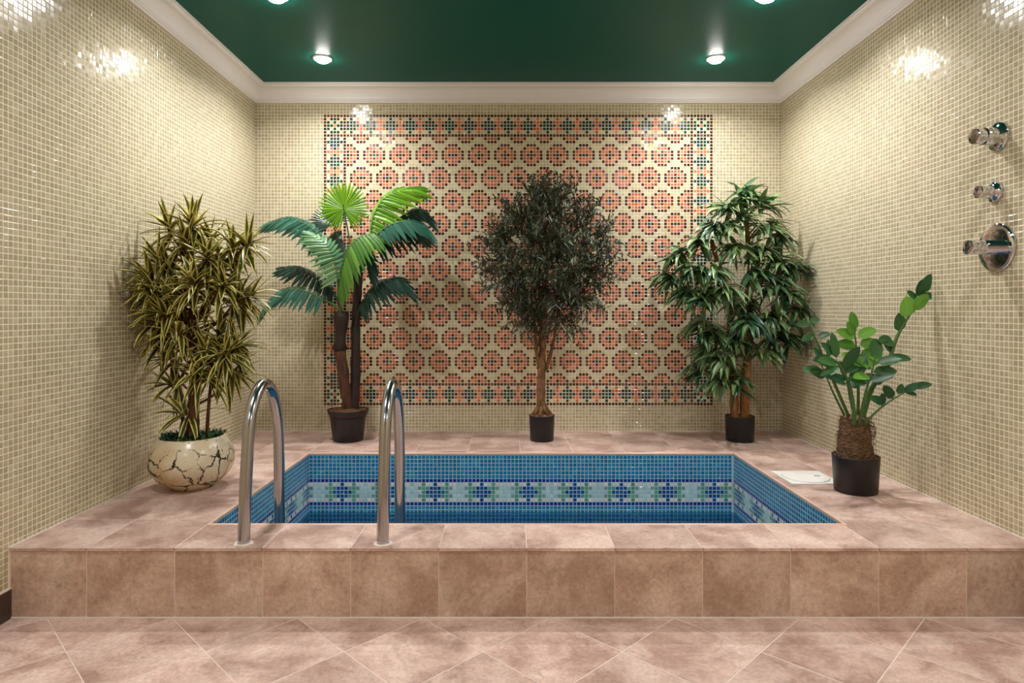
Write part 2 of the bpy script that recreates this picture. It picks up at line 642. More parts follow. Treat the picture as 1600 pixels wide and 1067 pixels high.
def clip(poly, ax, val, keep_less):
    out = []
    n = len(poly)
    for k in range(n):
        a, b2 = poly[k], poly[(k+1) % n]
        ia = (a[ax] <= val) if keep_less else (a[ax] >= val)
        ib = (b2[ax] <= val) if keep_less else (b2[ax] >= val)
        if ia: out.append(a)
        if ia != ib:
            t = (val-a[ax])/(b2[ax]-a[ax])
            out.append((a[0]+(b2[0]-a[0])*t, a[1]+(b2[1]-a[1])*t))
    return out


def tag(o, label=None, cat=None, group=None, kind=None):
    if label: o['label'] = label
    if cat: o['category'] = cat
    if group: o['group'] = group
    if kind: o['kind'] = kind
    return o


def thing(name, loc, label, cat, group=None):
    o = bpy.data.objects.new(name, None)
    o.empty_display_size = 0.1
    C.objects.link(o)
    o.location = loc
    return tag(o, label, cat, group)


# ------------------------------------------------------------------ mosaic
PAL = {
    'beige': [lin(184, 173, 143), lin(178, 167, 136), lin(190, 179, 150), lin(182, 167, 140), lin(174, 164, 132)],
    'bg': [lin(206, 192, 154), lin(200, 188, 148), lin(210, 198, 160), lin(194, 184, 146), lin(206, 186, 152)],
    'brown': [lin(84, 40, 26), lin(66, 30, 20), lin(98, 54, 34), lin(78, 34, 28), lin(110, 62, 40)],
    'orange': [lin(212, 112, 72), lin(202, 98, 78), lin(190, 88, 58), lin(222, 132, 88), lin(206, 106, 92), lin(196, 104, 52)],
    'green': [lin(22, 66, 58), lin(28, 54, 66), lin(22, 72, 46), lin(36, 60, 78), lin(20, 52, 48)],
    'blue': [lin(24, 134, 184), lin(18, 120, 172), lin(30, 146, 190), lin(20, 130, 166), lin(30, 124, 188)],
    'navy': [lin(18, 56, 150), lin(16, 48, 134), lin(22, 66, 154)],
    'royal': [lin(16, 80, 154), lin(20, 92, 166), lin(14, 72, 142)],
    'mint': [lin(88, 160, 140), lin(98, 168, 142), lin(80, 150, 134)],
    'sage': [lin(110, 162, 152), lin(122, 172, 160)],
    'pale': [lin(180, 220, 226), lin(188, 224, 230), lin(172, 212, 222)],
    'white': [lin(222, 222, 222), lin(230, 226, 226), lin(214, 222, 224)],
}


def panel_key(c, r, NC=119, NR=89):
    """colour family of the tile in column c, row r (from the top) of the wall panel"""
    if c in (0, NC-1) or r in (0, NR-1): return 'brown'
    inc_l, inc_r = c < 6, c > NC-7
    inr_t, inr_b = r < 6, r > NR-7
    if c in (6, NC-7) or r in (6, NR-7): return 'brown'
    cc = (c if inc_l else NC-1-c)
    rr = (r if inr_t else NR-1-r)
    if (inc_l or inc_r) and (inr_t or inr_b):
        a, b_ = abs(cc-3), abs(rr-3)
        if a == 0 and b_ == 0: return 'orange'
        if (a, b_) in ((2, 2),): return 'bg'
        if (a, b_) in ((0, 2), (2, 0), (1, 2), (2, 1), (0, 1), (1, 0)): return 'green'
        return 'bg'

    def border(along, across):
        k = (along + 3) % 6 - 3
        k = abs(k)
        a = abs(across-3)
        if k == 0: return 'green'
        if k == 1: return 'green' if a <= 1 else 'bg'
        if k == 2: return 'green' if a == 0 else ('orange' if a == 1 else 'bg')
        return 'orange'
    if inr_t or inr_b:
        return border(c-8, rr)
    if inc_l or inc_r:
        return border(r-8, cc)
    # medallions
    k = round((r-5)/7)
    dr = r-5-7*k
    c0 = 11 if k % 2 == 0 else 7
    j = round((c-c0)/8)
    dc = c-c0-8*j
    if abs(dr) == 3: return 'brown' if abs(dc) <= 1 else 'bg'
    if abs(dr) == 2: return 'orange' if abs(dc) <= 1 else ('brown' if abs(dc) == 2 else 'bg')
    if abs(dc) == 4: return 'bg'
    if abs(dc) == 3: return 'brown'
    if dr == 0 and dc == 0: return 'green' if (k*5+j*3) % 4 < 2 else 'brown'
    if dr == 0 and abs(dc) == 1: return 'brown'
    if dc == 0 and abs(dr) == 1: return 'brown' if (k*7+j*3) % 5 < 4 else 'orange'
    return 'orange'


def band_key(c, r):
    """pool side, c along the wall, r rows down from the coping"""
    if r == 6 or r == 12: return 'navy'
    if r < 6 or r > 12: return 'blue'
    k = abs((c-8+6) % 12-6)
    a = abs(r-9)
    if a == 2:
        return 'royal' if k == 0 else 'mint' if k == 3 else 'pale' if k == 6 else 'white'
    if a == 1:
        return 'royal' if k <= 1 else 'mint' if k <= 3 else 'sage' if k == 4 else 'pale'
    return 'royal' if k <= 2 else 'mint' if k == 3 else 'pale'


def mosaic(name, org, u, v, n, nu, nv, keyfn, parent, skip=None, tilt=1.0, gap=0.0036, seed=1, vary=0.06):
    """one mesh of bevelled glass tiles; org is the corner, u and v run along columns and rows"""
    rs = np.random.RandomState(seed)
    u, v, n, org = (np.array(q, dtype=float) for q in (u, v, n, org))
    ii, jj = np.meshgrid(np.arange(nu), np.arange(nv), indexing='ij')
    ii, jj = ii.ravel(), jj.ravel()
    if skip is not None:
        keep = np.array([not skip(a, b_) for a, b_ in zip(ii, jj)])
        ii, jj = ii[keep], jj[keep]
    N = len(ii)
    cx = (ii+0.5)*P
    cy = (jj+0.5)*P
    h = (P-gap)/2
    hb = h-0.0008
    T = rs.normal(0, 0.016*tilt, (N, 2))
    lift = rs.normal(0, 0.00003, N)
    ang = rs.normal(0, 0.012, N)
    V = np.zeros((N, 8, 3))
    sg = [(-1, -1), (1, -1), (1, 1), (-1, 1)]
    for q, (a, b_) in enumerate(sg):
        for lay, hh, zz in ((0, h, 0.0), (4, hb, 0.0004)):
            lu = a*hh*np.cos(ang) - b_*hh*np.sin(ang)
            lv = a*hh*np.sin(ang) + b_*hh*np.cos(ang)
            z = zz + (lift + T[:, 0]*lu + T[:, 1]*lv if lay else 0*lu)
            V[:, lay+q, :] = org + np.outer(cx+lu, u) + np.outer(cy+lv, v) + np.outer(z, n)
    right = np.dot(np.cross(u, v), n) > 0
    fq = [(4, 5, 6, 7), (0, 1, 5, 4), (1, 2, 6, 5), (2, 3, 7, 6), (3, 0, 4, 7)]
    if not right:
        fq = [tuple(reversed(q)) for q in fq]
    F = (np.arange(N)[:, None, None]*8 + np.array(fq)[None]).reshape(-1, 4)
    me = bpy.data.meshes.new(name)
    me.vertices.add(N*8)
    me.vertices.foreach_set('co', V.astype(np.float32).ravel())
    me.loops.add(len(F)*4)
    me.loops.foreach_set('vertex_index', F.astype(np.int32).ravel())
    me.polygons.add(len(F))
    me.polygons.foreach_set('loop_start', np.arange(0, len(F)*4, 4, dtype=np.int32))
    me.update(calc_edges=True)
    me.polygons.foreach_set('use_smooth', [False]*len(F))
    ca = me.color_attributes.new('Col', 'FLOAT_COLOR', 'POINT')
    cols = np.zeros((N, 4), dtype=np.float32)
    rl = random.Random(seed)
    for k in range(N):
        cols[k] = rl.choice(PAL[keyfn(int(ii[k]), int(jj[k]))])
    cols[:, :3] *= rs.uniform(1-vary, 1+vary, (N, 1)).astype(np.float32)
    ca.data.foreach_set('color', np.repeat(cols, 8, axis=0).ravel())
    me.materials.append(M['mosaic'])
    o = bpy.data.objects.new(name, me)
    C.objects.link(o)
    o.parent = parent
    o['kind'] = 'stuff'
    return o


# ================================================================== THE ROOM
def slab(name, x0, x1, y0, y1, z0, z1, m):
    b_ = MB()
    b_.box(x0, x1, y0, y1, z0, z1)
    return tag(b_.build(name, m), kind='structure')


T = 0.12
wall_far = slab('wall_far', XL-T, XR+T, YB, YB+T, -1.0, ZC+0.02, M['grout'])
wall_left = slab('wall_left', XL-T, XL, YN, YB, -0.05, ZC+0.02, M['grout'])
wall_right = slab('wall_right', XR, XR+T, YN, YB, -0.05, ZC+0.02, M['grout'])
wall_rear = slab('wall_rear', XL-T, XR+T, YN-T, YN, -0.05, ZC+0.02, M['rear'])
ceiling = slab('ceiling', XL-T, XR+T, YN-T, YB+T, ZC, ZC+0.06, M['ceiling'])
ceiling.location.z = 0.0

PT = CAMZ + (484-178.4)/230.4        # top edge of the picture panel
ROW0 = PT + 4*P
NV = int((ROW0-DZ)/P)+1


def wall_key(c, r):
    cc, rr = c-21, r-4
    if 0 <= cc < 119 and 0 <= rr < 89:
        return panel_key(cc, rr)
    return 'beige'


mosaic('mosaic_tiles', (XL, YB, ROW0), (1, 0, 0), (0, 0, -1), (0, -1, 0), 161, NV, wall_key, wall_far, seed=3,
       skip=lambda a, b_: ROW0-(b_+0.5)*P < DZ-0.005 or ROW0-(b_+0.5)*P > ZW+0.01)

NY = int((YB-0.4)/P)
NVS = int(ROW0/P)


def side_skip(a, b_, near):
    y = YB-(a+0.5)*P
    z = ROW0-(b_+0.5)*P
    if z > ZW+0.01: return True
    if y > YD-0.005 and z < DZ-0.006: return True
    if y < YD+0.01 and z < 0.11: return True
    return near(y, z)


# the tiles nearest the lens on each side wall, one object each
def vis(z, Y):
    py = 484-(z-CAMZ)*1000/Y
    return -5 < py < 1075


def side_wall(wall, X, nrm, label_seed, ymin):
    a0 = int((YB-ymin)/P)
    cols = [a0-2, a0-1, a0]
    def near_idx(a, b_):
        z = ROW0-(b_+0.5)*P
        y = YB-(a+0.5)*P
        return a in cols and vis(z, y) and 0.12 < z < ZW
    mosaic('mosaic_tiles', (X, YB, ROW0), (0, -1, 0), (0, 0, -1), (nrm, 0, 0), NY, NVS, lambda a, b_: 'beige', wall,
           skip=lambda a, b_: side_skip(a, b_, lambda y, z: False) or near_idx(a, b_), seed=label_seed, tilt=1.0)
    meshes = []
    h = (P-0.0032)/2
    for k in range(8):
        me = bpy.data.meshes.new('mosaic_tile')
        vv, hb = [], h-0.0008
        for hh, zz in ((h, 0), (hb, 0.0004)):
            for a, b_ in ((-1, -1), (1, -1), (1, 1), (-1, 1)):
                vv.append((zz*nrm, a*hh, b_*hh))
        ff = [(4, 5, 6, 7), (0, 1, 5, 4), (1, 2, 6, 5), (2, 3, 7, 6), (3, 0, 4, 7)]
        if nrm < 0: ff = [tuple(reversed(q)) for q in ff]
        me.from_pydata(vv, [], ff)
        ca = me.color_attributes.new('Col', 'FLOAT_COLOR', 'POINT')
        col = list(R.choice(PAL['beige']))
        q = R.uniform(0.94, 1.06)
        col = [col[0]*q, col[1]*q, col[2]*q, 1]
        ca.data.foreach_set('color', col*8)
        me.materials.append(M['mosaic'])
        meshes.append(me)
    n = 0
    for a in reversed(cols):
        for b_ in range(NVS):
            if near_idx(a, b_) and not side_skip(a, b_, lambda y, z: False) and n < 298:
                o = bpy.data.objects.new('mosaic_tile', R.choice(meshes))
                C.objects.link(o)
                o.parent = wall
                o.location = (X, YB-(a+0.5)*P, ROW0-(b_+0.5)*P)
                o.rotation_euler = (R.gauss(0, 0.01), R.gauss(0, 0.014), R.gauss(0, 0.014))
                n += 1


side_wall(wall_left, XL, 1, 11, 2.19)
side_wall(wall_right, XR, -1, 12, 2.315)

# cornice, one length per wall
prof = [(0.0, ZW), (0.016, ZW), (0.018, ZW+0.008), (0.023, ZW+0.010), (0.026, ZW+0.018), (0.0285, ZW+0.020)]
for k in range(9):
    t = k/8
    prof.append((0.030+0.052*(1-math.cos(t*math.pi/2)), ZW+0.022+0.066*math.sin(t*math.pi/2)))
prof += [(0.084, ZW+0.092), (0.089, ZW+0.092), (0.091, ZW+0.099), (0.099, ZW+0.099), (0.099, ZC)]
corners = [(XL, YN), (XR, YN), (XR, YB), (XL, YB)]
sg = [(1, 1), (-1, 1), (-1, -1), (1, -1)]
for k, name in ((2, 'trim_1'), (3, 'trim_2'), (1, 'trim_3'), (0, 'trim_4')):
    b_ = MB()
    n = len(prof)
    for q in (k, (k+1) % 4):
        for a, z in prof:
            b_.add((corners[q][0]+sg[q][0]*a, corners[q][1]+sg[q][1]*a, z))
    for j in range(n-1):
        b_.f.append((j, j+1, n+j+1, n+j))
    tag(b_.build(name, M['plaster'], smooth=False), kind='structure')

# skirting on the near part of both side walls
for name, x0, x1 in (('baseboard_left', XL, XL+0.011), ('baseboard_right', XR-0.011, XR)):
    b_ = MB()
    b_.box(x0, x1, YN, YD, 0.0, 0.1)
    b = tag(b_.build(name, M['base']), kind='structure')
    b2 = MB()
    b2.box(x0, x1-(0.001 if x0 < 0 else 0), YN, YD-0.001, 0.1, 0.1045)
    b2.build('grout_line', M['caulk'], b)

# ------------------------------------------------------------------ floor
fb = MB()
fb.box(XL, XR, YN, YD+0.05, -0.05, -0.0008)
floor = tag(fb.build('floor', M['tile_grout']), kind='structure')
half = 0.2165
for i in range(-20, 20):
    for j in range(-30, 20):
        if (i+j) % 2: continue
        cx = 0.1327 + i*half
        cy = YD + j*half
        # diamond whose upper corner touches the riser line
        g = 0.0018*math.sqrt(2)
        poly = [(cx, cy-2*half+g-0), (cx+half-g, cy-half), (cx, cy-g), (cx-half+g, cy-half)]
        for ax, val, less in ((0, XL+0.012, False), (0, XR-0.012, True), (1, YN+0.01, False), (1, YD-0.003, True)):
            poly = clip(poly, ax, val, less)
            if len(poly) < 3: break
        if len(poly) < 3: continue
        ar = 0.5*abs(sum(poly[q][0]*poly[(q+1) % len(poly)][1]-poly[(q+1) % len(poly)][0]*poly[q][1] for q in range(len(poly))))
        if ar < 0.0006: continue
        pp = []
        for p_ in poly:
            if not pp or (abs(p_[0]-pp[-1][0])+abs(p_[1]-pp[-1][1])) > 0.003: pp.append(p_)
        if (abs(pp[0][0]-pp[-1][0])+abs(pp[0][1]-pp[-1][1])) < 0.003: pp.pop()
        if len(pp) < 3: continue
        t_ = MB((cx, cy-half, 0))
        t_.prism(pp, -0.003, R.uniform(-0.0002, 0.0002), 0.0007)
        o = t_.build('floor_tile', M['tile_deck'], floor)
        o.location = (cx, cy-half, 0)

# ------------------------------------------------------------------ raised deck with the pool opening
deck = MB()
zt = DZ-0.0008
yf = YD+0.0012
deck.box(XL, PX0-0.012, yf, YB, 0, zt)
deck.box(PX1+0.012, XR, yf, YB, 0, zt)
deck.box(PX0-0.012, PX1+0.012, yf, PY0-0.012, 0, zt)
deck.box(PX0-0.012, PX1+0.012, PY1+0.012, YB, 0, zt)
deck = tag(deck.build('pool_deck', M['tile_grout']), kind='structure')
xs = [XL+0.006] + [0.0575+0.304*k for k in range(-5, 6)] + [XR-0.006]
ys = [YD-0.006] + [2.511+0.304*k for k in range(0, 6)] + [YB-0.004]
ES = 0.011
ox0, ox1, oy0, oy1 = PX0-ES, PX1+ES, PY0-ES, PY1+ES
for i in range(len(xs)-1):
    for j in range(len(ys)-1):
        x0, x1, y0, y1 = xs[i], xs[i+1], ys[j], ys[j+1]
        cxo, cyo = max(x0, ox0), max(y0, oy0)
        cx1, cy1 = min(x1, ox1), min(y1, oy1)
        polys = []
        if cxo >= cx1-1e-6 or cyo >= cy1-1e-6:
            polys = [[(x0, y0), (x1, y0), (x1, y1), (x0, y1)]]
        else:
            lft, rgt = cxo > x0+1e-6, cx1 < x1-1e-6
            bot, top = cyo > y0+1e-6, cy1 < y1-1e-6
            if bot and not top and not lft and not rgt: polys = [[(x0, y0), (x1, y0), (x1, cyo), (x0, cyo)]]
            elif top and not bot and not lft and not rgt: polys = [[(x0, cy1), (x1, cy1), (x1, y1), (x0, y1)]]
            elif lft and not bot and not top and not rgt: polys = [[(x0, y0), (cxo, y0), (cxo, y1), (x0, y1)]]
            elif rgt and not bot and not top and not lft: polys = [[(cx1, y0), (x1, y0), (x1, y1), (cx1, y1)]]
            elif lft and bot: polys = [[(x0, y0), (x1, y0), (x1, cyo), (cxo, cyo), (cxo, y1), (x0, y1)]]
            elif rgt and bot: polys = [[(x0, y0), (x1, y0), (x1, y1), (cx1, y1), (cx1, cyo), (x0, cyo)]]
            elif lft and top: polys = [[(x0, y0), (cxo, y0), (cxo, cy1), (x1, cy1), (x1, y1), (x0, y1)]]
            elif rgt and top: polys = [[(cx1, y0), (x1, y0), (x1, y1), (x0, y1), (x0, cy1), (cx1, cy1)]]
        for pl in polys:
            mx_, my_ = (x0+x1)/2, (y0+y1)/2
            t_ = MB((mx_, my_, DZ))
            t_.prism(offset_poly(pl, 0.0015), DZ-0.011 if j == 0 else DZ-0.006, DZ+R.uniform(-0.0002, 0.0002), 0.0007)
            o = t_.build('deck_tile', M['tile_deck'], deck)
            o.location = (mx_, my_, DZ)
for i in range(len(xs)-1):
    x0, x1 = xs[i], xs[i+1]
    t_ = MB(((x0+x1)/2, YD, 0.12))
    a, b_ = x0+0.0015, x1-0.0015
    z0, z1 = 0.003, DZ-0.0130
    c_ = 0.0007
    k0 = len(t_.v)
    for yy, d in ((yf+0.003, 0), (YD+c_, 0), (YD, c_)):
        for x, z in ((a+d, z0+d), (b_-d, z0+d), (b_-d, z1-d), (a+d, z1-d)):
            t_.add((x, yy, z))
    for q in (0, 4):
        for k in range(4):
            t_.f.append((q+k, q+(k+1) % 4, q+4+(k+1) % 4, q+4+k))
    t_.f.append((8, 9, 10, 11))
    o = t_.build('riser_tile', M['tile_riser_light'], deck)
    o.location = ((x0+x1)/2, YD, 0.12)
# glazed quarter-round strips round the opening
def strip(x0, x1, y0, y1):
    b_ = MB()
    b_.box(x0, x1, y0, y1, DZ-0.010, DZ+0.0022, 0.003)
    b_.build('edge_strip', M['edge'], deck)
strip(PX0-ES, PX0+0.001, PY0-ES, PY1+ES)
strip(PX1-0.001, PX1+ES, PY0-ES, PY1+ES)
strip(PX0+0.001, PX1-0.001, PY1-0.001, PY1+ES)
strip(PX0+0.001, PX1-0.001, PY0-ES, PY0+0.001)
# caulk along the walls
for x0, x1, y0, y1 in ((XL, XL+0.007, YD, YB), (XR-0.007, XR, YD, YB), (XL, XR, YB-0.006, YB)):
    b_ = MB()
    b_.box(x0, x1, y0, y1, DZ-0.004, DZ+0.003)
    b_.build('caulk_line', M['caulk'], deck)
b_ = MB()
b_.box(XL, XR, YD-0.004, YD+0.002, -0.004, 0.004)
b_.build('caulk_line', M['caulk'], deck)

# ------------------------------------------------------------------ pool basin
basin = MB()
q = 0.10
e = 0.012
basin.box(PX0-q, PX0, PY0-q, PY1+q, PB-q, DZ-0.012)
basin.box(PX1, PX1+q, PY0-q, PY1+q, PB-q, DZ-0.012)
basin.box(PX0, PX1, PY0-q, PY0, PB-q, DZ-0.012)
basin.box(PX0, PX1, PY1, PY1+q, PB-q, DZ-0.012)
basin.box(PX0, PX1, PY0, PY1, PB-q, PB)
# keep the shell inside the deck body
basin = tag(basin.build('pool_basin', M['pool_grout']), kind='structure')
PT0 = DZ-0.012
NPX = int(round((PX1-PX0)/P))
NPY = int((PY1-PY0)/P)
NPZ = int((PT0-PB)/P)
mosaic('mosaic_tiles', (PX0, PY1, PT0), (1, 0, 0), (0, 0, -1), (0, -1, 0), NPX, NPZ, band_key, basin, seed=21, vary=0.1)
mosaic('mosaic_tiles', (PX0, PY1, PT0), (0, -1, 0), (0, 0, -1), (1, 0, 0), NPY, NPZ, lambda c, r: band_key(c+7, r), basin, seed=22, vary=0.1)
mosaic('mosaic_tiles', (PX1, PY1, PT0), (0, -1, 0), (0, 0, -1), (-1, 0, 0), NPY, NPZ, lambda c, r: band_key(c+5, r), basin, seed=23, vary=0.1)
mosaic('mosaic_tiles', (PX0, PY0, PT0), (1, 0, 0), (0, 0, -1), (0, 1, 0), NPX, NPZ, band_key, basin, seed=24, vary=0.1)
mosaic('mosaic_tiles', (PX0, PY0, PB), (1, 0, 0), (0, 1, 0), (0, 0, 1), NPX, NPY, lambda c, r: 'blue', basin, seed=25, vary=0.1)
b_ = MB()
i0 = [b_.add((PX0+0.003, PY0+0.003, WZ)), b_.add((PX1-0.003, PY0+0.003, WZ)), b_.add((PX1-0.003, PY1-0.003, WZ)), b_.add((PX0+0.003, PY1-0.003, WZ))]
b_.f.append(tuple(i0))
water = tag(b_.build('pool_water', M['water']), 'still clear blue-green water inside the mosaic pool', 'water', kind='stuff')

# ------------------------------------------------------------------ ceiling downlights
LL = {(0, 0): 'glowing round ceiling downlight above the fan palm, near the cornice',
      (0, 1): 'glowing round ceiling downlight at the right, above the long-leaved fig',
      (1, 0): 'round ceiling downlight at the top edge, left half of the green ceiling',
      (1, 1): 'round ceiling downlight at the top edge, right half of the green ceiling',
      (2, 0): 'left ceiling downlight just in front of the raised deck, above the picture',
      (2, 1): 'right ceiling downlight just in front of the raised deck, above the picture',
      (3, 0): 'left ceiling downlight nearest the rear wall, behind the viewer',
      (3, 1): 'right ceiling downlight nearest the rear wall, behind the viewer'}
for r_, Y in enumerate(LAMP_ROWS):
    for s_, X in enumerate(LAMP_X):
        lab = LL.get((r_, s_))
        t = thing('downlight', (X, Y, ZC), lab or 'round recessed ceiling downlight towards the camera side of the room', 'light', 'ceiling downlights')
        a = MB((X, Y, ZC))
        a.lathe([(0.058, 0.0), (0.057, -0.004), (0.052, -0.007), (0.047, -0.006), (0.0445, -0.001)], (X, Y, ZC), 32)
        a.f = a.f[:-2]
        a.build('trim_ring', M['ring'], t, smooth=True)
        a = MB((X, Y, ZC))
        a.lathe([(0.043, -0.0012), (0.041, -0.012), (0.034, -0.020), (0.020, -0.0255), (0.002, -0.0275)], (X, Y, ZC), 32)
        a.build('lens', M['glow'], t, smooth=True, label='white glowing lens')
        ld = bpy.data.lights.new('lamp', 'AREA')
        ld.energy = LAMP_W
        ld.color = LAMP_COL
        ld.shape = 'DISK'
        ld.size = 0.08
        ld.spread = math.radians(150)
        lo = bpy.data.objects.new('lamp', ld)
        C.objects.link(lo)
        lo.parent = t
        lo.location = (0, 0, -0.030)

# ------------------------------------------------------------------ handrails
def handrail(X, label):
    Yb = 2.249
    t = thing('handrail', (X, Yb, DZ), label, 'handrail', 'pool handrails')
    ctrl = [(2.249, DZ), (2.256, 0.33), (2.267, 0.45), (2.285, 0.58), (2.303, 0.665), (2.337, 0.727), (2.382, 0.767), (2.430, 0.782),
            (2.480, 0.770), (2.525, 0.733), (2.560, 0.670), (2.583, 0.59), (2.593, 0.48), (2.597, 0.33), (2.600, 0.1), (2.600, -0.2), (2.600, -0.62)]
    pts = []
    for k in range(len(ctrl)-1):
        p0, p1, p2, p3 = (Vector(ctrl[max(k-1, 0)]), Vector(ctrl[k]), Vector(ctrl[k+1]), Vector(ctrl[min(k+2, len(ctrl)-1)]))
        for s in range(4):
            u = s/4
            q_ = 0.5*((2*p1)+(p2-p0)*u+(2*p0-5*p1+4*p2-p3)*u*u+(3*p1-p0-3*p2+p3)*u**3)
            pts.append(Vector((X, q_.x, q_.y)))
    pts.append(Vector((X, 2.600, -0.62)))
    a = MB((X, Yb, DZ))
    a.tube(pts, 0.0212, 28)
    a.build('rail_tube', M['steel'], t, smooth=True)
    a = MB((X, Yb, DZ))
    poly = [(X+0.030*math.cos(2*math.pi*k/18)*R.uniform(0.95, 1.25), Yb+0.030*math.sin(2*math.pi*k/18)*R.uniform(0.95, 1.15)) for k in range(18)]
    a.prism(poly, DZ, DZ+0.004, 0.002)
    a.build('grout_collar', M['caulk'], t, label='pale mortar collar at the foot of the rail')
    return t


handrail(-0.936, 'left curved stainless steel handrail at the pool front, near the crackled bowl')
handrail(-0.4475, 'right curved stainless steel handrail at the pool front, below the fan palm')

# ------------------------------------------------------------------ skimmer lid
sx0, sx1, sy0, sy1 = 1.325, 1.562, 3.007, 3.245
t = thing('skimmer_lid', ((sx0+sx1)/2, (sy0+sy1)/2, DZ), 'flat white square skimmer cover with a round lid beside the pool', 'pool cover')
tl = t.location.copy()
a = MB(tl)
a.box(sx0, sx1, sy0, sy1, DZ+0.0004, DZ+0.0055, 0.0015)
a.build('frame', M['white'], t)
a = MB(tl)
a.lathe([(0.106, 0.0055), (0.106, 0.0075), (0.104, 0.0085), (0.0, 0.0085)][:3], (tl.x, tl.y, DZ), 48)
a.build('round_cover', M['white'], t)
a = MB(tl)
a.lathe([(0.1085, 0.0052), (0.1085, 0.0058), (0.1065, 0.0058)], (tl.x, tl.y, DZ), 48)
a.f = a.f[:-2]
a.build('gap_ring', M['grey'], t)
a = MB(tl)
a.box(tl.x+0.045, tl.x+0.075, tl.y+0.002, tl.y+0.014, DZ+0.0085, DZ+0.0092)
a.build('finger_slot', M['grey'], t, label='small dark finger slot')

# ------------------------------------------------------------------ shower valves on the right wall
def lathe_x(mb, prof, c, n=40):
    """profile (r, distance from the wall) about the x axis, growing to -x"""
    i0 = len(mb.v)
    c = Vector(c)
    for r, d in prof:
        for j in range(n):
            th = 2*math.pi*j/n
            mb.add(c + Vector((-d, r*math.cos(th), r*math.sin(th))))
    for k in range(len(prof)-1):
        for j in range(n):
            mb.f.append((i0+k*n+j, i0+k*n+(j+1) % n, i0+(k+1)*n+(j+1) % n, i0+(k+1)*n+j))
    e_ = i0+(len(prof)-1)*n
    mb.f.append(tuple(e_+j for j in range(n)))


def valve(Y, Z, rp, lp, rb, rk, L, label, name, lever=False):
    X = XR-0.003
    t = thing(name, (X, Y, Z), label, 'shower valve', 'chrome shower valves')
    a = MB((X, Y, Z))
    pr = [(rp, 0), (rp, 0.004), (rp*0.97, 0.007)]
    pr += [(rp*0.9, 0.008+lp*0.25), (rp*0.7, 0.008+lp*0.6), (max(rk*1.05, rp*0.35), 0.008+lp)]
    lathe_x(a, pr, (X, Y, Z))
    a.build('escutcheon', M['chrome'], t, smooth=True)
    a = MB((X, Y, Z))
    lathe_x(a, [(rb, 0.008), (rb, L*0.45), (rb*0.97, L*0.46), (rb*0.97, L*0.49), (rb, L*0.5), (rb*0.98, L*0.6)], (X, Y, Z))
    a.build('sleeve', M['chrome'], t, smooth=False)
    a = MB((X, Y, Z))
    lathe_x(a, [(rk*0.92, L*0.58), (rk*0.92, L*0.75), (rk, L*0.93), (rk, L-0.003), (rk*0.94, L), (rk*0.86, L), (rk*0.80, L-0.004), (rk*0.3, L-0.0045)], (X, Y, Z))
    a.build('knob', M['chrome'], t, smooth=False)
    return t


valve(2.412, 1.717, 0.055, 0.010, 0.033, 0.030, 0.092, 'chrome round shower valve with a stubby knob, topmost of three on the right wall', 'shower_valve')
valve(2.428, 1.511, 0.040, 0.008, 0.023, 0.025, 0.066, 'smallest chrome shower valve, in the middle of three on the right wall', 'shower_valve')
valve(2.418, 1.300, 0.092, 0.003, 0.027, 0.028, 0.112, 'chrome shower valve on a large round plate, lowest of three on the right wall', 'shower_valve')


# ------------------------------------------------------------------ pots
def pot(t, c, r_top, r_bot, h, rim=True, soil='soil'):
    c = Vector(c)
    a = MB(c)
    pr = [(r_bot*0.96, 0.001), (r_bot, 0.005)]
    if rim:
        pr += [(r_bot+(r_top*0.93-r_bot)*0.85, h*0.84), (r_top*0.93, h*0.86), (r_top*0.97, h*0.87), (r_top, h*0.97), (r_top*1.02, h*0.985), (r_top*1.02, h)]
    else:
        pr += [(r_top, h*0.97), (r_top*1.01, h)]
    pr += [(r_top*0.95, h), (r_top*0.93, h-0.006), (r_top*0.90, h*0.75)]
    a.lathe(pr, c, 48)
    a.build('pot', M['black'], t, smooth=True, label='black plastic nursery pot')
    a = MB(c)
    rr = r_top*0.93
    pr = [(rr, h-0.03), (rr, h-0.007)]
    for k in range(1, 6):
        pr.append((rr*(1-k/5.5), h-0.007+0.006*k/5))
    a.lathe(pr, c, 32, wob=lambda th, z: 0.0)
    a.build('soil', M[soil], t, smooth=False)


def chips(t, c, r, z, n, size, m='chip', hill=0.0):
    a = MB(c)
    for k in range(n):
        rr = r*math.sqrt(R.random())
        th = R.uniform(0, 2*math.pi)
        s_ = size*R.uniform(0.6, 1.3)
        p = Vector(c)+Vector((rr*math.cos(th), rr*math.sin(th), z+hill*(1-rr/r)+s_*0.2))
        ax = Vector((R.uniform(-1, 1), R.uniform(-1, 1), R.uniform(-.4, .4))).normalized()
        a.tube([p-ax*s_*0.5, p, p+ax*s_*0.5], [s_*0.18, s_*0.36, s_*0.15], 5)
    a.build('bark_chips', M[m], t, kind='stuff')


def on_curve(pts, t):
    """point on a polyline with parameter 0..1"""
    n = len(pts)-1
    k = min(int(t*n), n-1)
    return pts[k].lerp(pts[k+1], t*n-k)


def smooth_path(pts, sub=4):
    out = []
    n = len(pts)
    for k in range(n-1):
        p0, p1, p2, p3 = pts[max(k-1, 0)], pts[k], pts[k+1], pts[min(k+2, n-1)]
        for s in range(sub):
            u = s/sub
            out.append(0.5*((2*p1)+(p2-p0)*u+(2*p0-5*p1+4*p2-p3)*u*u+(3*p1-p0-3*p2+p3)*u**3))
    out.append(pts[-1])
    return out


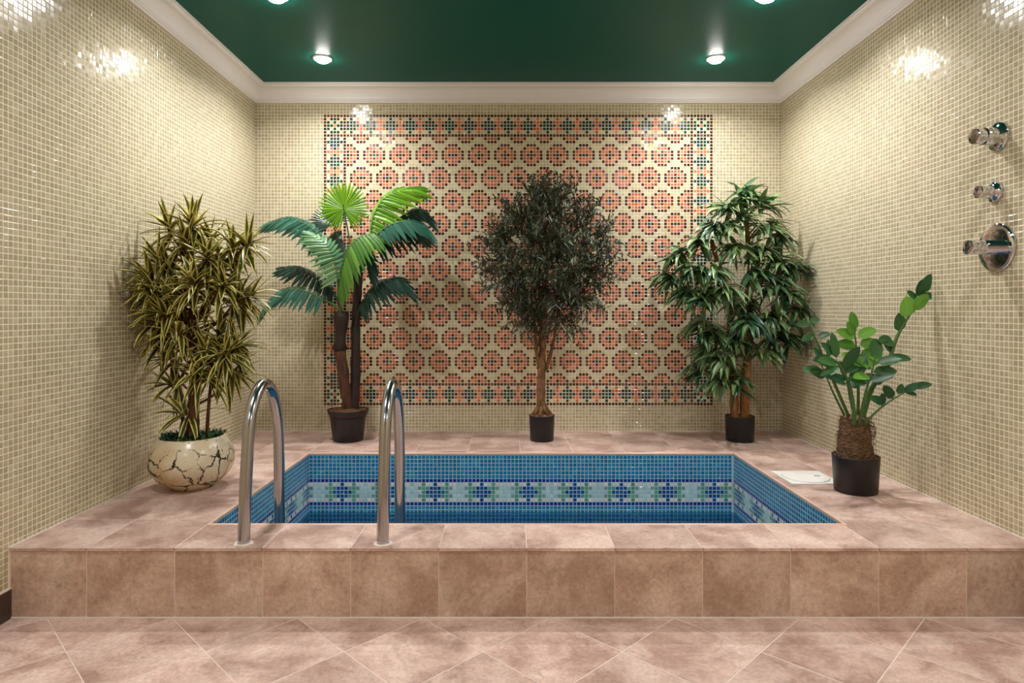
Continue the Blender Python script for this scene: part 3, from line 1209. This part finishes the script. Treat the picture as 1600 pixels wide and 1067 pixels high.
def limb(t, name, px, r0, r1, m, org, n=12, wob=0.06, sub=4, bumps=0.0):
    pts = smooth_path([W(*p) for p in px], sub)
    rad = [r0+(r1-r0)*k/(len(pts)-1) for k in range(len(pts))]
    if bumps:
        rad = [q_*(1+bumps*(1 if k % 4 == 0 else 0)) for k, q_ in enumerate(rad)]
    a = MB(org)
    a.tube(pts, rad, n, wob=wob)
    return a.build(name, M[m], t, smooth=True)


# ================================================================== FAN PALM
base = Vector((-1.02, 4.03, DZ))
palm = thing('fan_palm', base, 'artificial fan palm with bright green and dark fronds in a black tapered pot', 'plant', 'potted plants round the pool')
pot(palm, base, 0.127, 0.093, 0.196, True)
chips(palm, base, 0.105, 0.190, 160, 0.014, m='soil', hill=0.006)
limb(palm, 'trunk', [(545, 652, 4.03), (541, 620, 4.03), (536, 580, 4.02), (531, 545, 4.02)], 0.031, 0.036, 'bark_red', base, 12, 0.10, 6)
limb(palm, 'trunk', [(552, 652, 4.05), (555, 600, 4.06), (556, 540, 4.07), (557, 480, 4.08), (561, 425, 4.08)], 0.034, 0.026, 'bark_dark', base, 12, 0.12, 6)
a = MB(base)
c_ = W(533, 500, 4.02)
for k, (py, r_) in enumerate(((551, 0.026), (541, 0.043), (532, 0.046), (515, 0.043), (500, 0.047), (491, 0.040), (486, 0.015))):
    pass
pp = [W(530, 549, 4.02), W(530, 545, 4.02), W(531, 536, 4.02), W(532, 522, 4.02), W(533, 508, 4.02), W(534, 496, 4.02), W(534, 486, 4.02)]
a.tube(pp, [0.030, 0.047, 0.036, 0.033, 0.040, 0.050, 0.040], 16, wob=0.10)
a.build('crown_sheath', M['bark_dark'], palm, smooth=True, label='dark fibrous sheath at the top of the left trunk')


def fan(t, hub, D, ang, dy, R_px, span, droop, m, face=(-1.0, 0.35), rng=None, nseg=26, stem=None, stem_m='stem_green', cup=0.0, flip=1, stem_r=0.0045):
    """costapalmate frond: hub in pixels at depth D, axis angle in the picture, dy its depth slope"""
    H = W(hub[0], hub[1], D)
    Rm = R_px*D/1000.0
    an = math.radians(ang)
    d = Vector((math.cos(an), dy, math.sin(an))).normalized()
    n = Vector((0, face[0], face[1]))
    n = (n-d*n.dot(d)).normalized()
    s = d.cross(n)
    a = MB(base, True)
    lo_, hi_ = rng if rng else (-span/2, span/2)
    lo_, hi_ = math.radians(lo_), math.radians(hi_)
    sp = hi_-lo_
    dth = sp/nseg
    rs = [0.03, 0.2, 0.42, 0.6, 0.74, 0.84, 0.93, 1.0]
    for k in range(nseg):
        th = lo_+(k+0.5)*dth+R.uniform(-.1, .1)*dth
        dirv = d*math.cos(th)+s*math.sin(th)
        sd = -d*math.sin(th)+s*math.cos(th)
        Ls = Rm*((0.80+0.20*math.cos(th*0.55)) if not rng else (0.5+0.5*max(0.0, math.cos(th*0.95))))*R.uniform(0.94, 1.04)
        a.tint = min(1, max(0, R.gauss(0.5, 0.28)))
        i0 = len(a.v)
        dr = droop*R.uniform(0.85, 1.2)*(1+0.25*abs(th)/max(sp/2, .1))
        for r in rs:
            rr = r*Ls
            wfull = 2*rr*math.tan(dth/2)*1.02
            if r <= 0.6: ww = wfull
            else:
                wm = 2*0.62*Ls*math.tan(dth/2)*1.02
                ww = wm*max(0.0, 1-((r-0.6)/0.4)**2.4)
            p = H+dirv*rr+Vector((0, 0, -1))*dr*Ls*r**2.6 + n*cup*Ls*(r**2)*abs(math.sin(th))
            sag = ww*0.20
            a.add(p-sd*ww/2, (0.0, r))
            a.add(p+n*sag*flip, (0.5, r))
            a.add(p+sd*ww/2, (1.0, r))
        for q_ in range(len(rs)-1):
            b0 = i0+3*q_
            a.f.append((b0, b0+1, b0+4, b0+3))
            a.f.append((b0+1, b0+2, b0+5, b0+4))
    o = a.build('frond', M[m], t)
    if stem:
        sp_ = W(*stem)
        mid = (sp_+H)/2+Vector((0, 0, 0.015))
        a = MB(base, True)
        a.tube(smooth_path([sp_, mid, H, H+d*Rm*0.18], 4), [stem_r*1.5]*4+[stem_r]*8+[stem_r*0.6], 7)
        a.build('stem', M[stem_m], o, smooth=True)
    return o


# behind first, then front
fan(palm, (520, 350), 4.12, 120, 0.1, 42, 200, 0.15, 'palm_dark', stem=(556, 450, 4.08), stem_m='stem_dark')
fan(palm, (535, 375), 4.14, 200, 0.1, 40, 200, 0.4, 'palm_dark', stem=(556, 450, 4.08), stem_m='stem_dark')
fan(palm, (537, 326), 3.99, 97, -0.05, 46, 330, 0.04, 'palm_bright', face=(-1, 0.05), nseg=38, stem=(557, 440, 4.06), cup=-0.08)


def comb(t, rib, L_px, m, side=(0, -0.35, -1), n=15, back=None, stem=None, stem_m='stem_green', droop=0.15, tipmix=1.0, wid=1.0):
    """fan frond seen from its edge: pleated segments spring from a curved rib, forward of it and down"""
    P3 = smooth_path([W(*p) for p in rib], 6)
    D0 = rib[0][2]
    Lm = L_px*D0/1000
    length = sum((P3[k+1]-P3[k]).length for k in range(len(P3)-1))
    a = MB(base, True)
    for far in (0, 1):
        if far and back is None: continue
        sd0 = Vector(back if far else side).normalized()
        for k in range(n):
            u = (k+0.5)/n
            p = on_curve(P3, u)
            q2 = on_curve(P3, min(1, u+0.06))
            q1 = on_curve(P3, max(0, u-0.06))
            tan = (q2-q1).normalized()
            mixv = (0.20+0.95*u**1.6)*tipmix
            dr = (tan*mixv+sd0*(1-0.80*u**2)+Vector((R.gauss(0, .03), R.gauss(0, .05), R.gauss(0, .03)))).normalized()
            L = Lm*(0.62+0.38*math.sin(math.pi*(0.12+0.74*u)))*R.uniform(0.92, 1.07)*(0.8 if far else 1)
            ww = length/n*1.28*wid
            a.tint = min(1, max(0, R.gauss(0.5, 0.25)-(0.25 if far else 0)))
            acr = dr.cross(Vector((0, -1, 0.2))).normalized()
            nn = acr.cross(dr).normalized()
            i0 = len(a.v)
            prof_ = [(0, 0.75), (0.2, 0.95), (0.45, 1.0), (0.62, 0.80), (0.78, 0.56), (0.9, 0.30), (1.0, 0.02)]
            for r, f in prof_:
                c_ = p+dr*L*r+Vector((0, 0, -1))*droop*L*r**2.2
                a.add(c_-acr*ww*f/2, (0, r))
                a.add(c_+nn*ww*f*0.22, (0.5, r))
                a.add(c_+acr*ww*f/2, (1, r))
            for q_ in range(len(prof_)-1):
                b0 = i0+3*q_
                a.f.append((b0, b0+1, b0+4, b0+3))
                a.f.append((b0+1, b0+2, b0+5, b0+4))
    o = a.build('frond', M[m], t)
    b_ = MB(base, True)
    pts = P3
    if stem:
        sp_ = W(*stem)
        pts = smooth_path([sp_, sp_.lerp(P3[0], 0.5)+Vector((0, 0, 0.012)), P3[0]], 5)[:-1]+P3
    n_ = len(pts)
    b_.tube(pts, [0.0065*(1-k/n_)+0.0012 for k in range(n_)], 7)
    b_.build('stem', M[stem_m], o, smooth=True)
    return o


CR, CL_ = (562, 428, 4.06), (534, 488, 4.01)
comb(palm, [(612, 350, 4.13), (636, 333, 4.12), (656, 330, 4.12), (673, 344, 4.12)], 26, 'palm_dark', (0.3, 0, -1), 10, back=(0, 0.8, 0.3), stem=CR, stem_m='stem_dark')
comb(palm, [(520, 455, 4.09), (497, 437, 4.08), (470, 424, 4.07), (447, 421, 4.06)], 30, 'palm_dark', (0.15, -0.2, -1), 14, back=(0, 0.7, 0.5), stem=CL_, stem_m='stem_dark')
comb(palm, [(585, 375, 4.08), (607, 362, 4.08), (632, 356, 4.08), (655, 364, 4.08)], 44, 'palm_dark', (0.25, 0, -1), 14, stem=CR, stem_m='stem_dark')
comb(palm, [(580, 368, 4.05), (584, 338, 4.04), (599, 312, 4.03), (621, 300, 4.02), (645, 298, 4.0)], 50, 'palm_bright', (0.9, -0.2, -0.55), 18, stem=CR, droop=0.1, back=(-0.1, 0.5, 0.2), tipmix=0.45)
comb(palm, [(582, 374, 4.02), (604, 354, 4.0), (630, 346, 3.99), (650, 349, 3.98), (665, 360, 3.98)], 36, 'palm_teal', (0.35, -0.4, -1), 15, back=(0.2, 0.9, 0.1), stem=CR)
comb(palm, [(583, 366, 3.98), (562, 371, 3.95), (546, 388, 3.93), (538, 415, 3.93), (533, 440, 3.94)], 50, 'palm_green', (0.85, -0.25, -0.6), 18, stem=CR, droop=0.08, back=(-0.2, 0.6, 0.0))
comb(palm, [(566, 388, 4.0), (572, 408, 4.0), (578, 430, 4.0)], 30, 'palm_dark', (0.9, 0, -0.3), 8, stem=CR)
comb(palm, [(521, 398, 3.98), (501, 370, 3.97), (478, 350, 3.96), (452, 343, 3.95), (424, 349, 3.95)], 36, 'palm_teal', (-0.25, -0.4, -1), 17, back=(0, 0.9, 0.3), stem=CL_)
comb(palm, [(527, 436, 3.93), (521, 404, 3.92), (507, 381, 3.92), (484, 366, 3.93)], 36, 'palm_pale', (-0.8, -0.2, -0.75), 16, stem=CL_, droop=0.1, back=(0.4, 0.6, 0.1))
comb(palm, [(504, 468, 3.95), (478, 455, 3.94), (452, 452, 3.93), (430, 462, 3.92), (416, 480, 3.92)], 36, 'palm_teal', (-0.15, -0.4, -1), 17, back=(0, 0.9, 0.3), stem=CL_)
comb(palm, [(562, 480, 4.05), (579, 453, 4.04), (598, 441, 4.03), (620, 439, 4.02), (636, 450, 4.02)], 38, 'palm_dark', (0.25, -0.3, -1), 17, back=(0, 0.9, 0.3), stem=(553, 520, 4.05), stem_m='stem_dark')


# ================================================================== SMALL-LEAVED TREE (middle)
base = Vector((0.200, 4.03, DZ))
olive = thing('small_leaved_tree', base, 'artificial round-crowned tree with tiny dark leaves in a small black pot, in the middle', 'plant', 'potted plants round the pool')
pot(olive, base, 0.080, 0.074, 0.160, False)
chips(olive, base, 0.070, 0.150, 260, 0.018, hill=0.034)
limb(olive, 'trunk', [(847, 660, 4.03), (846, 640, 4.03), (845, 615, 4.02), (846, 580, 4.02), (848, 540, 4.02), (850, 500, 4.02), (853, 440, 4.03), (855, 370, 4.03)], 0.033, 0.012, 'bark_tan', base, 14, 0.14, 5)
a = MB(base)
for k in range(7):
    th = k*0.9
    a.tube([Vector((0.200+0.060*math.cos(th), 4.03+0.060*math.sin(th), DZ+0.155)), Vector((0.198+0.022*math.cos(th), 4.03+0.022*math.sin(th), DZ+0.205)), Vector((0.197+0.012*math.cos(th), 4.03+0.012*math.sin(th), DZ+0.24))], [0.012, 0.016, 0.010], 7, wob=0.2)
a.build('root_flare', M['bark_tan'], olive, smooth=True)
LOBES = [(862, 318, 46, .0), (815, 335, 38, .04), (905, 335, 40, .03), (790, 362, 38, -.03), (935, 362, 34, -.02), (775, 395, 30, 0), (855, 380, 62, -.12),
         (905, 400, 50, -.08), (805, 420, 48, -.08), (935, 415, 28, 0), (770, 425, 18, 0), (850, 440, 54, -.1), (900, 455, 38, -.04), (820, 475, 34, -.03), (885, 490, 24, .0), (840, 300, 30, .04), (880, 300, 26, 0), (845, 360, 60, .12), (900, 430, 40, .1), (815, 450, 36, .1)]
for k, (x, y, r_, dy) in enumerate(LOBES):
    y0 = 540-k*5 if k < 18 else 480
    D = 4.0+dy
    sx_ = 848+(k % 3-1)*6
    m_ = (sx_+x)/2
    limb(olive, 'branch', [(sx_, max(y+30, min(560, y0)), 4.02), (m_-(2 if x > 850 else -2), (max(y+30, min(560, y0))+y)/2+8, 4.01), (x, y, D)], 0.009, 0.003, 'bark_tan', base, 6, 0.1, 3)
limb(olive, 'branch', [(843, 575, 4.02), (838, 545, 4.00), (836, 510, 3.99), (832, 480, 3.99)], 0.013, 0.007, 'bark_tan', base, 8, 0.1)
limb(olive, 'branch', [(852, 578, 4.03), (861, 550, 4.03), (867, 520, 4.04), (873, 480, 4.04)], 0.013, 0.007, 'bark_tan', base, 8, 0.1)
tw = MB(base, True)
lf = MB(base, True)
cc = W(855, 410, 4.02)
tot = sum(l[2]**2 for l in LOBES)
for (x, y, r_, dy) in LOBES:
    n = int(880*r_**2/tot)
    c_ = W(x, y+10, 4.0+dy)
    rm = r_*4.02/1000
    for k in range(n):
        v = Vector((R.gauss(0, 1), R.gauss(0, 1), R.gauss(0, 1))).normalized()
        st = c_+v*rm*R.uniform(0.1, 0.85)
        out = ((st-cc).normalized()*0.8+v*0.7+Vector((0, 0, 0.35))+Vector((R.gauss(0, .3), R.gauss(0, .3), R.gauss(0, .3)))).normalized()
        L = R.uniform(0.05, 0.15)
        en = st+out*L+Vector((0, 0, -0.02))*R.random()
        md = (st+en)/2+Vector((0, 0, 0.008))
        tw.tube([st-out*0.03, md, en], [0.0022, 0.0016, 0.0007], 4, caps=False)
        base_t = R.gauss(0.4, 0.2)
        for q_ in range(11):
            u = 0.12+0.88*q_/10
            p = (st-out*0.02).lerp(en, u)
            a_ = R.uniform(0, 6.28)
            o1 = out.orthogonal().normalized()
            o2 = out.cross(o1)
            dd = (out*R.uniform(0.3, 1.0)+(o1*math.cos(a_)+o2*math.sin(a_))*0.9).normalized()
            lf.tint = min(1, max(0, base_t+R.gauss(0, 0.22)))
            lf.leaf(p, dd, Vector((R.gauss(0, .4), R.gauss(0, .4), 1)), R.uniform(0.034, 0.062), R.uniform(0.009, 0.0135), R.uniform(0, 0.35), 3, 0.1)
tw.build('twigs', M['twig'], olive, kind='stuff')
lf.build('foliage', M['olive'], olive, kind='stuff')

# ================================================================== LONG-LEAVED FIG (right)
base = Vector((1.443, 4.02, DZ))
fig = thing('long_leaved_fig', base, 'tree with long drooping leaves and brown canes, back right corner', 'plant', 'potted plants round the pool')
pot(fig, base, 0.090, 0.084, 0.156, False)
limb(fig, 'cane', [(1148, 664, 4.02), (1147, 620, 4.02), (1144, 570, 4.01), (1142, 520, 4.02), (1140, 480, 4.03), (1132, 440, 4.02), (1118, 400, 4.02), (1112, 375, 4.02)], 0.028, 0.012, 'bark_cane', base, 12, 0.05, 5, 0.12)
limb(fig, 'cane', [(1163, 664, 4.03), (1164, 610, 4.02), (1168, 560, 4.02), (1172, 510, 4.03), (1170, 460, 4.02), (1173, 410, 4.02), (1168, 370, 4.02), (1165, 320, 4.03), (1163, 305, 4.03)], 0.030, 0.011, 'bark_cane', base, 12, 0.05, 5, 0.12)
CL = [(1163, 308, 4.00, 15), (1140, 325, 3.97, 14), (1188, 322, 3.98, 14), (1120, 352, 3.97, 12), (1155, 345, 3.93, 14), (1195, 352, 3.97, 13), (1215, 372, 4.02, 10),
      (1095, 378, 3.96, 13), (1062, 398, 3.98, 13), (1148, 385, 3.92, 12), (1185, 388, 3.95, 11), (1085, 420, 3.93, 13), (1050, 432, 3.99, 10), (1115, 425, 3.90, 12),
      (1215, 405, 3.92, 13), (1238, 418, 3.96, 13), (1180, 425, 3.90, 12), (1205, 440, 3.90, 11), (1075, 455, 3.95, 12), (1100, 462, 3.92, 12), (1130, 452, 3.88, 14),
      (1228, 460, 3.93, 12), (1160, 470, 3.98, 8), (1245, 485, 3.95, 12), (1205, 490, 3.92, 12), (1095, 505, 4.0, 12), (1120, 520, 3.97, 12), (1172, 502, 3.86, 17),
      (1150, 525, 3.92, 12), (1210, 520, 3.93, 12), (1235, 530, 3.97, 9), (1108, 548, 4.02, 11), (1135, 560, 3.94, 11), (1190, 545, 3.95, 9), (1125, 590, 3.98, 10), (1150, 595, 3.92, 7), (1098, 575, 4.06, 8)]
leaves = []
for (x, y, D, n) in CL:
    c_ = W(x, y, D)
    tx, ty = (1170, min(620, y+14)) if x > 1152 else (1142 if y > 440 else 1125, min(620, max(y+14, 385)))
    limb(fig, 'twig', [(tx, ty, 4.02), ((tx+x)/2, (ty+y)/2-6, (4.02+D)/2), (x, y, D)], 0.006, 0.003, 'bark_cane', base, 5, 0.0, 3)
    ax = Vector((x-1155, (D-4.02)*600, 0))
    ax = ax.normalized() if ax.length > 1 else Vector((0, -1, 0))
    tb = R.gauss(0.45, 0.2)
    for k in range(int(n*2.5)+5):
        th = R.uniform(0, 2*math.pi)
        el = R.uniform(-0.5, 0.5) - (0.15 if y > 350 else -0.25)
        d = Vector((math.cos(th)*1.0, math.sin(th)*0.8, math.tan(el)))+ax*R.uniform(0.2, 0.9)
        if d.y > 0.3: d.y *= 0.5
        L = R.uniform(0.13, 0.22)
        leaves.append((c_+Vector((R.gauss(0, .015), R.gauss(0, .015), R.gauss(0, .02))), d.normalized(), L, R.uniform(0.027, 0.037), R.uniform(0.45, 1.6), min(1, max(0, tb+R.gauss(0, .25)))))
leaves.sort(key=lambda q_: q_[0].y)
rest = MB(base, True)
for k, (p, d, L, wd, dr, ti) in enumerate(leaves):
    a = MB(base, True) if k < 290 else rest
    a.tint = ti
    a.leaf(p, d, Vector((R.gauss(0, .25), -0.3, 1)), L, wd, dr, 6, 0.12, twist=R.uniform(-.5, .5))
    if k < 290:
        a.build('leaf', M['ficus'], fig, smooth=True)
rest.build('foliage', M['ficus'], fig, kind='stuff', smooth=True)

# ================================================================== STRIPED DRAGON TREE in the crackled bowl
base = Vector((-1.476, 2.97, DZ))
drac = thing('striped_dragon_tree', base, 'artificial plant with yellow-striped narrow leaves in a cream crackled bowl, left wall', 'plant', 'potted plants round the pool')
a = MB(base)
bp_ = [(0.075, 0.0), (0.088, 0.004), (0.090, 0.010), (0.115, 0.022), (0.150, 0.050), (0.172, 0.080), (0.1825, 0.112), (0.184, 0.135), (0.180, 0.165), (0.168, 0.195),
       (0.154, 0.218), (0.144, 0.232), (0.140, 0.238), (0.136, 0.238), (0.134, 0.232), (0.140, 0.205), (0.14, 0.19)]
a.lathe(bp_, base, 64)
a.build('bowl', M['crackle'], drac, smooth=True, label='round cream ceramic bowl with dark crackle lines')
a = MB(base)
a.lathe([(0.136, 0.19), (0.136, 0.215), (0.08, 0.225), (0.01, 0.228)], base, 24)
a.build('soil', M['soil'], drac)
a = MB(base)
for k in range(620):
    rr = 0.137*math.sqrt(R.random())
    th = R.uniform(0, 6.283)
    p = base+Vector((rr*math.cos(th), rr*math.sin(th), 0.222+R.uniform(0, .018)))
    a.tint = R.random()
    a.leaf(p, Vector((R.gauss(0, 1)+0.6*math.cos(th), R.gauss(0, 1)+0.6*math.sin(th), R.uniform(0.2, 1.8))), Vector((0, 0, 1)), R.uniform(0.016, 0.028), R.uniform(0.008, 0.012), 0.3, 3, 0.1, 'round')
a.build('ground_cover', M['moss'], drac, kind='stuff', label='small dark green ground cover leaves')
DD = 2.97
limb(drac, 'trunk', [(301, 690, DD), (302, 650, DD), (303, 610, DD), (304, 570, DD), (302, 530, DD), (301, 490, DD), (303, 450, DD-.02), (300, 400, DD), (300, 360, DD)], 0.028, 0.008, 'bark_drac', base, 12, 0.12, 5)
limb(drac, 'trunk', [(287, 690, DD+.04), (286, 650, DD+.04), (284, 610, DD+.04), (270, 560, DD+.02)], 0.008, 0.006, 'bark_drac', base, 8, 0.05)
limb(drac, 'trunk', [(323, 690, DD+.02), (325, 650, DD+.02), (329, 605, DD+.02), (335, 570, DD)], 0.009, 0.007, 'bark_drac', base, 8, 0.05)
RO = [(262, 352, .0, 16, 105), (301, 348, -.03, 22, 88), (366, 382, .0, 18, 45), (372, 395, .06, 12, 25), (228, 432, -.08, 22, 160), (303, 440, -.14, 30, 90), (262, 425, -.03, 20, 120), (345, 420, -.02, 18, 50),
      (375, 470, .0, 18, 20), (250, 490, -.12, 26, 150), (335, 455, .04, 16, 40), (225, 470, .0, 16, 180), (285, 400, .02, 16, 95), (330, 375, .06, 14, 60), (325, 400, -.1, 18, 70), (390, 380, -.02, 16, 30), (394, 462, .02, 14, 20), (228, 455, -.12, 18, 200), (245, 405, -.05, 16, 130), (280, 460, -.1, 18, 140), (350, 445, -.1, 18, 30), (235, 505, -.06, 16, 190), (375, 540, -.04, 18, 10), (320, 545, -.1, 16, 60), (270, 520, -.1, 18, 170), (290, 375, -.06, 16, 100), (345, 520, -.02, 22, 45), (355, 552, -.12, 28, 40),
      (285, 500, .02, 16, 130), (370, 580, .0, 16, -10), (245, 535, .02, 20, 195), (310, 578, -.1, 22, 70), (262, 560, .04, 16, 170), (281, 645, -.02, 14, 160), (240, 455, .06, 16, 150), (262, 600, .02, 12, 175), (335, 590, .02, 14, -20), (300, 470, .06, 14, 90)]
leaves = []
for (x, y, dy, n, ang) in RO:
    D = DD+dy
    c_ = W(x, y, D)
    an = math.radians(ang)
    ax = Vector((math.cos(an), dy*3.5-R.uniform(0.2, 0.8), math.sin(an)*0.9+0.2)).normalized()
    ty = min(640, y+55)
    if (x, y) not in ((281, 645), (262, 600), (335, 590)):
        limb(drac, 'branch', [(302, ty, DD), ((302+x)/2, (ty+y)/2+8, (D+DD)/2), (x-ax.x*12, y+ax.z*12, D), (x, y, D)], 0.0065, 0.004, 'bark_drac', base, 6, 0.05, 3)
    else:
        limb(drac, 'branch', [(285 if x < 300 else 328, y+15, DD+.02), (x, y, D)], 0.004, 0.003, 'bark_drac', base, 6, 0.0, 2)
    o1 = ax.orthogonal().normalized()
    o2 = ax.cross(o1)
    n = int(n*1.35)
    for k in range(n):
        f = (k+0.5)/n
        th = k*2.39996+R.uniform(-.3, .3)
        tilt = math.radians(18+f*88+R.gauss(0, 8))
        d = ax*math.cos(tilt)+(o1*math.cos(th)+o2*math.sin(th))*math.sin(tilt)
        L = R.uniform(0.13, 0.195)*(0.8+0.35*f)
        leaves.append((c_-ax*0.05*f, d, L, R.uniform(0.024, 0.033), R.uniform(0.3, 1.2)*(0.5+f*.8), min(1, max(0, R.gauss(0.4, .3)))))
leaves.sort(key=lambda q_: q_[0].y)
rest = MB(base, True)
for k, (p, d, L, wd, dr, ti) in enumerate(leaves):
    a = MB(base, True) if k < 290 else rest
    a.tint = ti
    a.leaf(p, d, Vector((0, -0.2, 1)), L, wd, dr, 6, 0.14, twist=R.uniform(-.4, .4))
    if k < 290:
        a.build('leaf', M['drac'], drac, smooth=True)
rest.build('foliage', M['drac'], drac, kind='stuff', smooth=True)

# ================================================================== ROUND-LEAVED PLANT (right front)
base = Vector((1.566, 2.90, DZ))
zz = thing('round_leaved_plant', base, 'artificial plant with thick green stems, oval leaves and a fibrous brown stump, right front', 'plant', 'potted plants round the pool')
pot(zz, base, 0.0985, 0.090, 0.163, False)
a = MB(base)
pr = []
for k in range(26):
    t_ = k/25
    z = 0.13+t_*0.205
    r_ = 0.080-0.022*t_
    pr.append((r_, z))
pr.append((0.03, 0.345))
a.lathe(pr, base+Vector((-0.004, 0, 0)), 36, wob=lambda th, z: 0.02*math.sin(5*th+z*60)+R.uniform(-.05, .05))
a.build('fibre_stump', M['fibre'], zz, label='brown coir-wrapped stump')
a = MB(base)
for k in range(260):
    th = R.uniform(0, 6.283)
    z = R.uniform(0.14, 0.34)
    r_ = 0.080-0.022*(z-0.13)/0.205
    p = base+Vector((r_*math.cos(th), r_*math.sin(th), z))
    d1 = Vector((-math.sin(th), math.cos(th), R.uniform(-.5, .5)))*R.choice((-1, 1))
    o1 = Vector((math.cos(th), math.sin(th), 0))
    L = R.uniform(0.02, 0.05)
    a.tube([p, p+d1*L*0.5+o1*0.006, p+d1*L+o1*R.uniform(0, .012)-Vector((0, 0, R.uniform(0, 0.02)))], [0.0011, 0.0009, 0.0005], 4, caps=False)
for k in range(7):
    th = R.uniform(-1.2, .3)
    p = base+Vector((0.056*math.cos(th), 0.056*math.sin(th), 0.32))
    a.tube([p, p+Vector((0.02, 0, -0.01)), p+Vector((0.028, 0, -0.04)), p+Vector((0.02+R.uniform(-.01, .01), 0, -0.08))], 0.0008, 4, caps=False)
a.build('fibres', M['fibre'], zz, kind='stuff')
ST = [  # stem pixels with depth, start radius, leaves: (x, y, D, angle, length px, width px, bright)
    ([(1330, 660, 2.9), (1318, 632, 2.87), (1300, 590, 2.84), (1285, 555, 2.82), (1268, 515, 2.82), (1256, 498, 2.82)], .0085,
     [(1266, 506, 178, 22, 12, 0), (1263, 503, 20, 14, 9, 0), (1272, 522, 200, 20, 11, 0), (1276, 528, 25, 16, 9, 0)]),
    ([(1325, 660, 2.95), (1310, 630, 2.95), (1298, 605, 2.95), (1290, 585, 2.95), (1280, 562, 2.95)], .006,
     [(1292, 590, 150, 24, 13, 0), (1286, 578, 175, 24, 12, 0), (1300, 570, 160, 26, 14, 0), (1284, 566, 120, 22, 12, 0), (1296, 560, 100, 24, 13, 0)]),
    ([(1334, 664, 2.85), (1334, 640, 2.82), (1328, 605, 2.80), (1318, 580, 2.80), (1305, 562, 2.79)], .0105,
     [(1318, 577, 70, 34, 15, 0), (1310, 568, 165, 32, 14, 0), (1322, 585, 50, 36, 15, 0), (1307, 562, 95, 34, 15, 0), (1300, 560, 180, 24, 12, 0), (1325, 592, 170, 30, 13, 0), (1327, 598, 58, 34, 14, 0), (1303, 556, 130, 22, 12, 0), (1315, 572, 200, 28, 12, 0)]),
    ([(1340, 660, 2.92), (1341, 620, 2.92), (1340, 580, 2.93), (1338, 545, 2.94), (1335, 515, 2.94)], .008,
     [(1335, 518, 95, 24, 15, 1), (1337, 530, 150, 26, 15, 1), (1339, 528, 30, 26, 15, 1), (1339, 542, 165, 26, 15, 1), (1341, 540, 15, 26, 15, 1), (1341, 555, 10, 28, 15, 1), (1339, 558, 170, 24, 14, 1), (1341, 570, 20, 26, 14, 1), (1336, 525, 120, 20, 13, 1)]),
    ([(1346, 660, 2.88), (1356, 620, 2.85), (1372, 590, 2.82), (1388, 570, 2.80), (1394, 548, 2.80), (1402, 525, 2.80), (1414, 503, 2.80), (1428, 480, 2.80), (1440, 460, 2.80)], .0125,
     [(1398, 536, 165, 24, 17, 0), (1405, 520, 95, 24, 19, 0), (1395, 550, 140, 20, 15, 0), (1390, 560, 5, 28, 14, 0), (1386, 565, 160, 26, 14, 1), (1418, 498, 105, 30, 24, 1), (1424, 486, 60, 26, 18, 1), (1436, 468, 85, 24, 15, 0), (1440, 460, 75, 26, 14, 0), (1434, 472, 130, 18, 13, 0), (1436, 466, 20, 16, 11, 0)]),
    ([(1350, 664, 2.84), (1362, 650, 2.80), (1380, 634, 2.78), (1398, 622, 2.77), (1418, 610, 2.77), (1434, 600, 2.77)], .006,
     [(1384, 632, 150, 20, 13, 0), (1396, 625, 120, 20, 14, 0), (1378, 636, 100, 18, 12, 0), (1404, 618, 85, 14, 10, 0), (1410, 614, 40, 22, 11, 0), (1424, 606, 20, 22, 10, 0), (1412, 613, -5, 16, 8, 0)]),
    ([(1342, 664, 2.84), (1348, 632, 2.80), (1356, 600, 2.78), (1364, 575, 2.78), (1368, 555, 2.78)], .007,
     [(1368, 560, 85, 24, 18, 0), (1366, 570, 165, 28, 15, 1), (1368, 568, 20, 28, 14, 0), (1362, 582, 10, 30, 14, 0), (1360, 588, 175, 28, 14, 1), (1364, 578, 140, 26, 14, 0), (1358, 596, 25, 28, 13, 0), (1356, 600, 160, 28, 13, 0)]),
    ([(1338, 662, 2.94), (1330, 630, 2.95), (1324, 600, 2.96), (1320, 580, 2.96)], .007,
     [(1322, 590, 120, 26, 13, 0), (1324, 600, 160, 26, 13, 0), (1326, 606, 30, 28, 13, 0), (1320, 582, 80, 24, 13, 0)]),
    ([(1350, 655, 2.93), (1362, 615, 2.95), (1374, 595, 2.96), (1392, 586, 2.96)], .005,
     [(1378, 592, 170, 26, 12, 0), (1368, 604, 60, 26, 12, 0)]),
]
for (pxs, r0, lv) in ST:
    s_o = limb(zz, 'stem', pxs, r0, r0*0.35, 'stem_green', base, 9, 0.0, 4)
    for (x, y, an, L, wd, br) in lv:
        # nearest depth of the stem
        D = min(pxs, key=lambda q_: (q_[0]-x)**2+(q_[1]-y)**2)[2]
        a = MB(base, True)
        a.tint = R.random()
        ar = math.radians(an)
        d = Vector((math.cos(ar), R.uniform(-.45, .15), math.sin(ar)))
        up = Vector((R.gauss(0, .15), -R.uniform(0.6, 1.2), R.uniform(0.3, 0.9)))
        p = W(x, y, D)
        # leaf stands off its stem by a short stalk
        a.tube([p, p+d*0.010], 0.0012, 5, caps=False)
        a.leaf(p+d*0.008, d, up, L*D/1000*1.2, wd*D/1000*1.25, 0.25, 7, 0.08, 'round')
        a.build('leaf', M['zz_bright'] if br else M['zz'], zz, smooth=True)

bpy.context.view_layer.update()
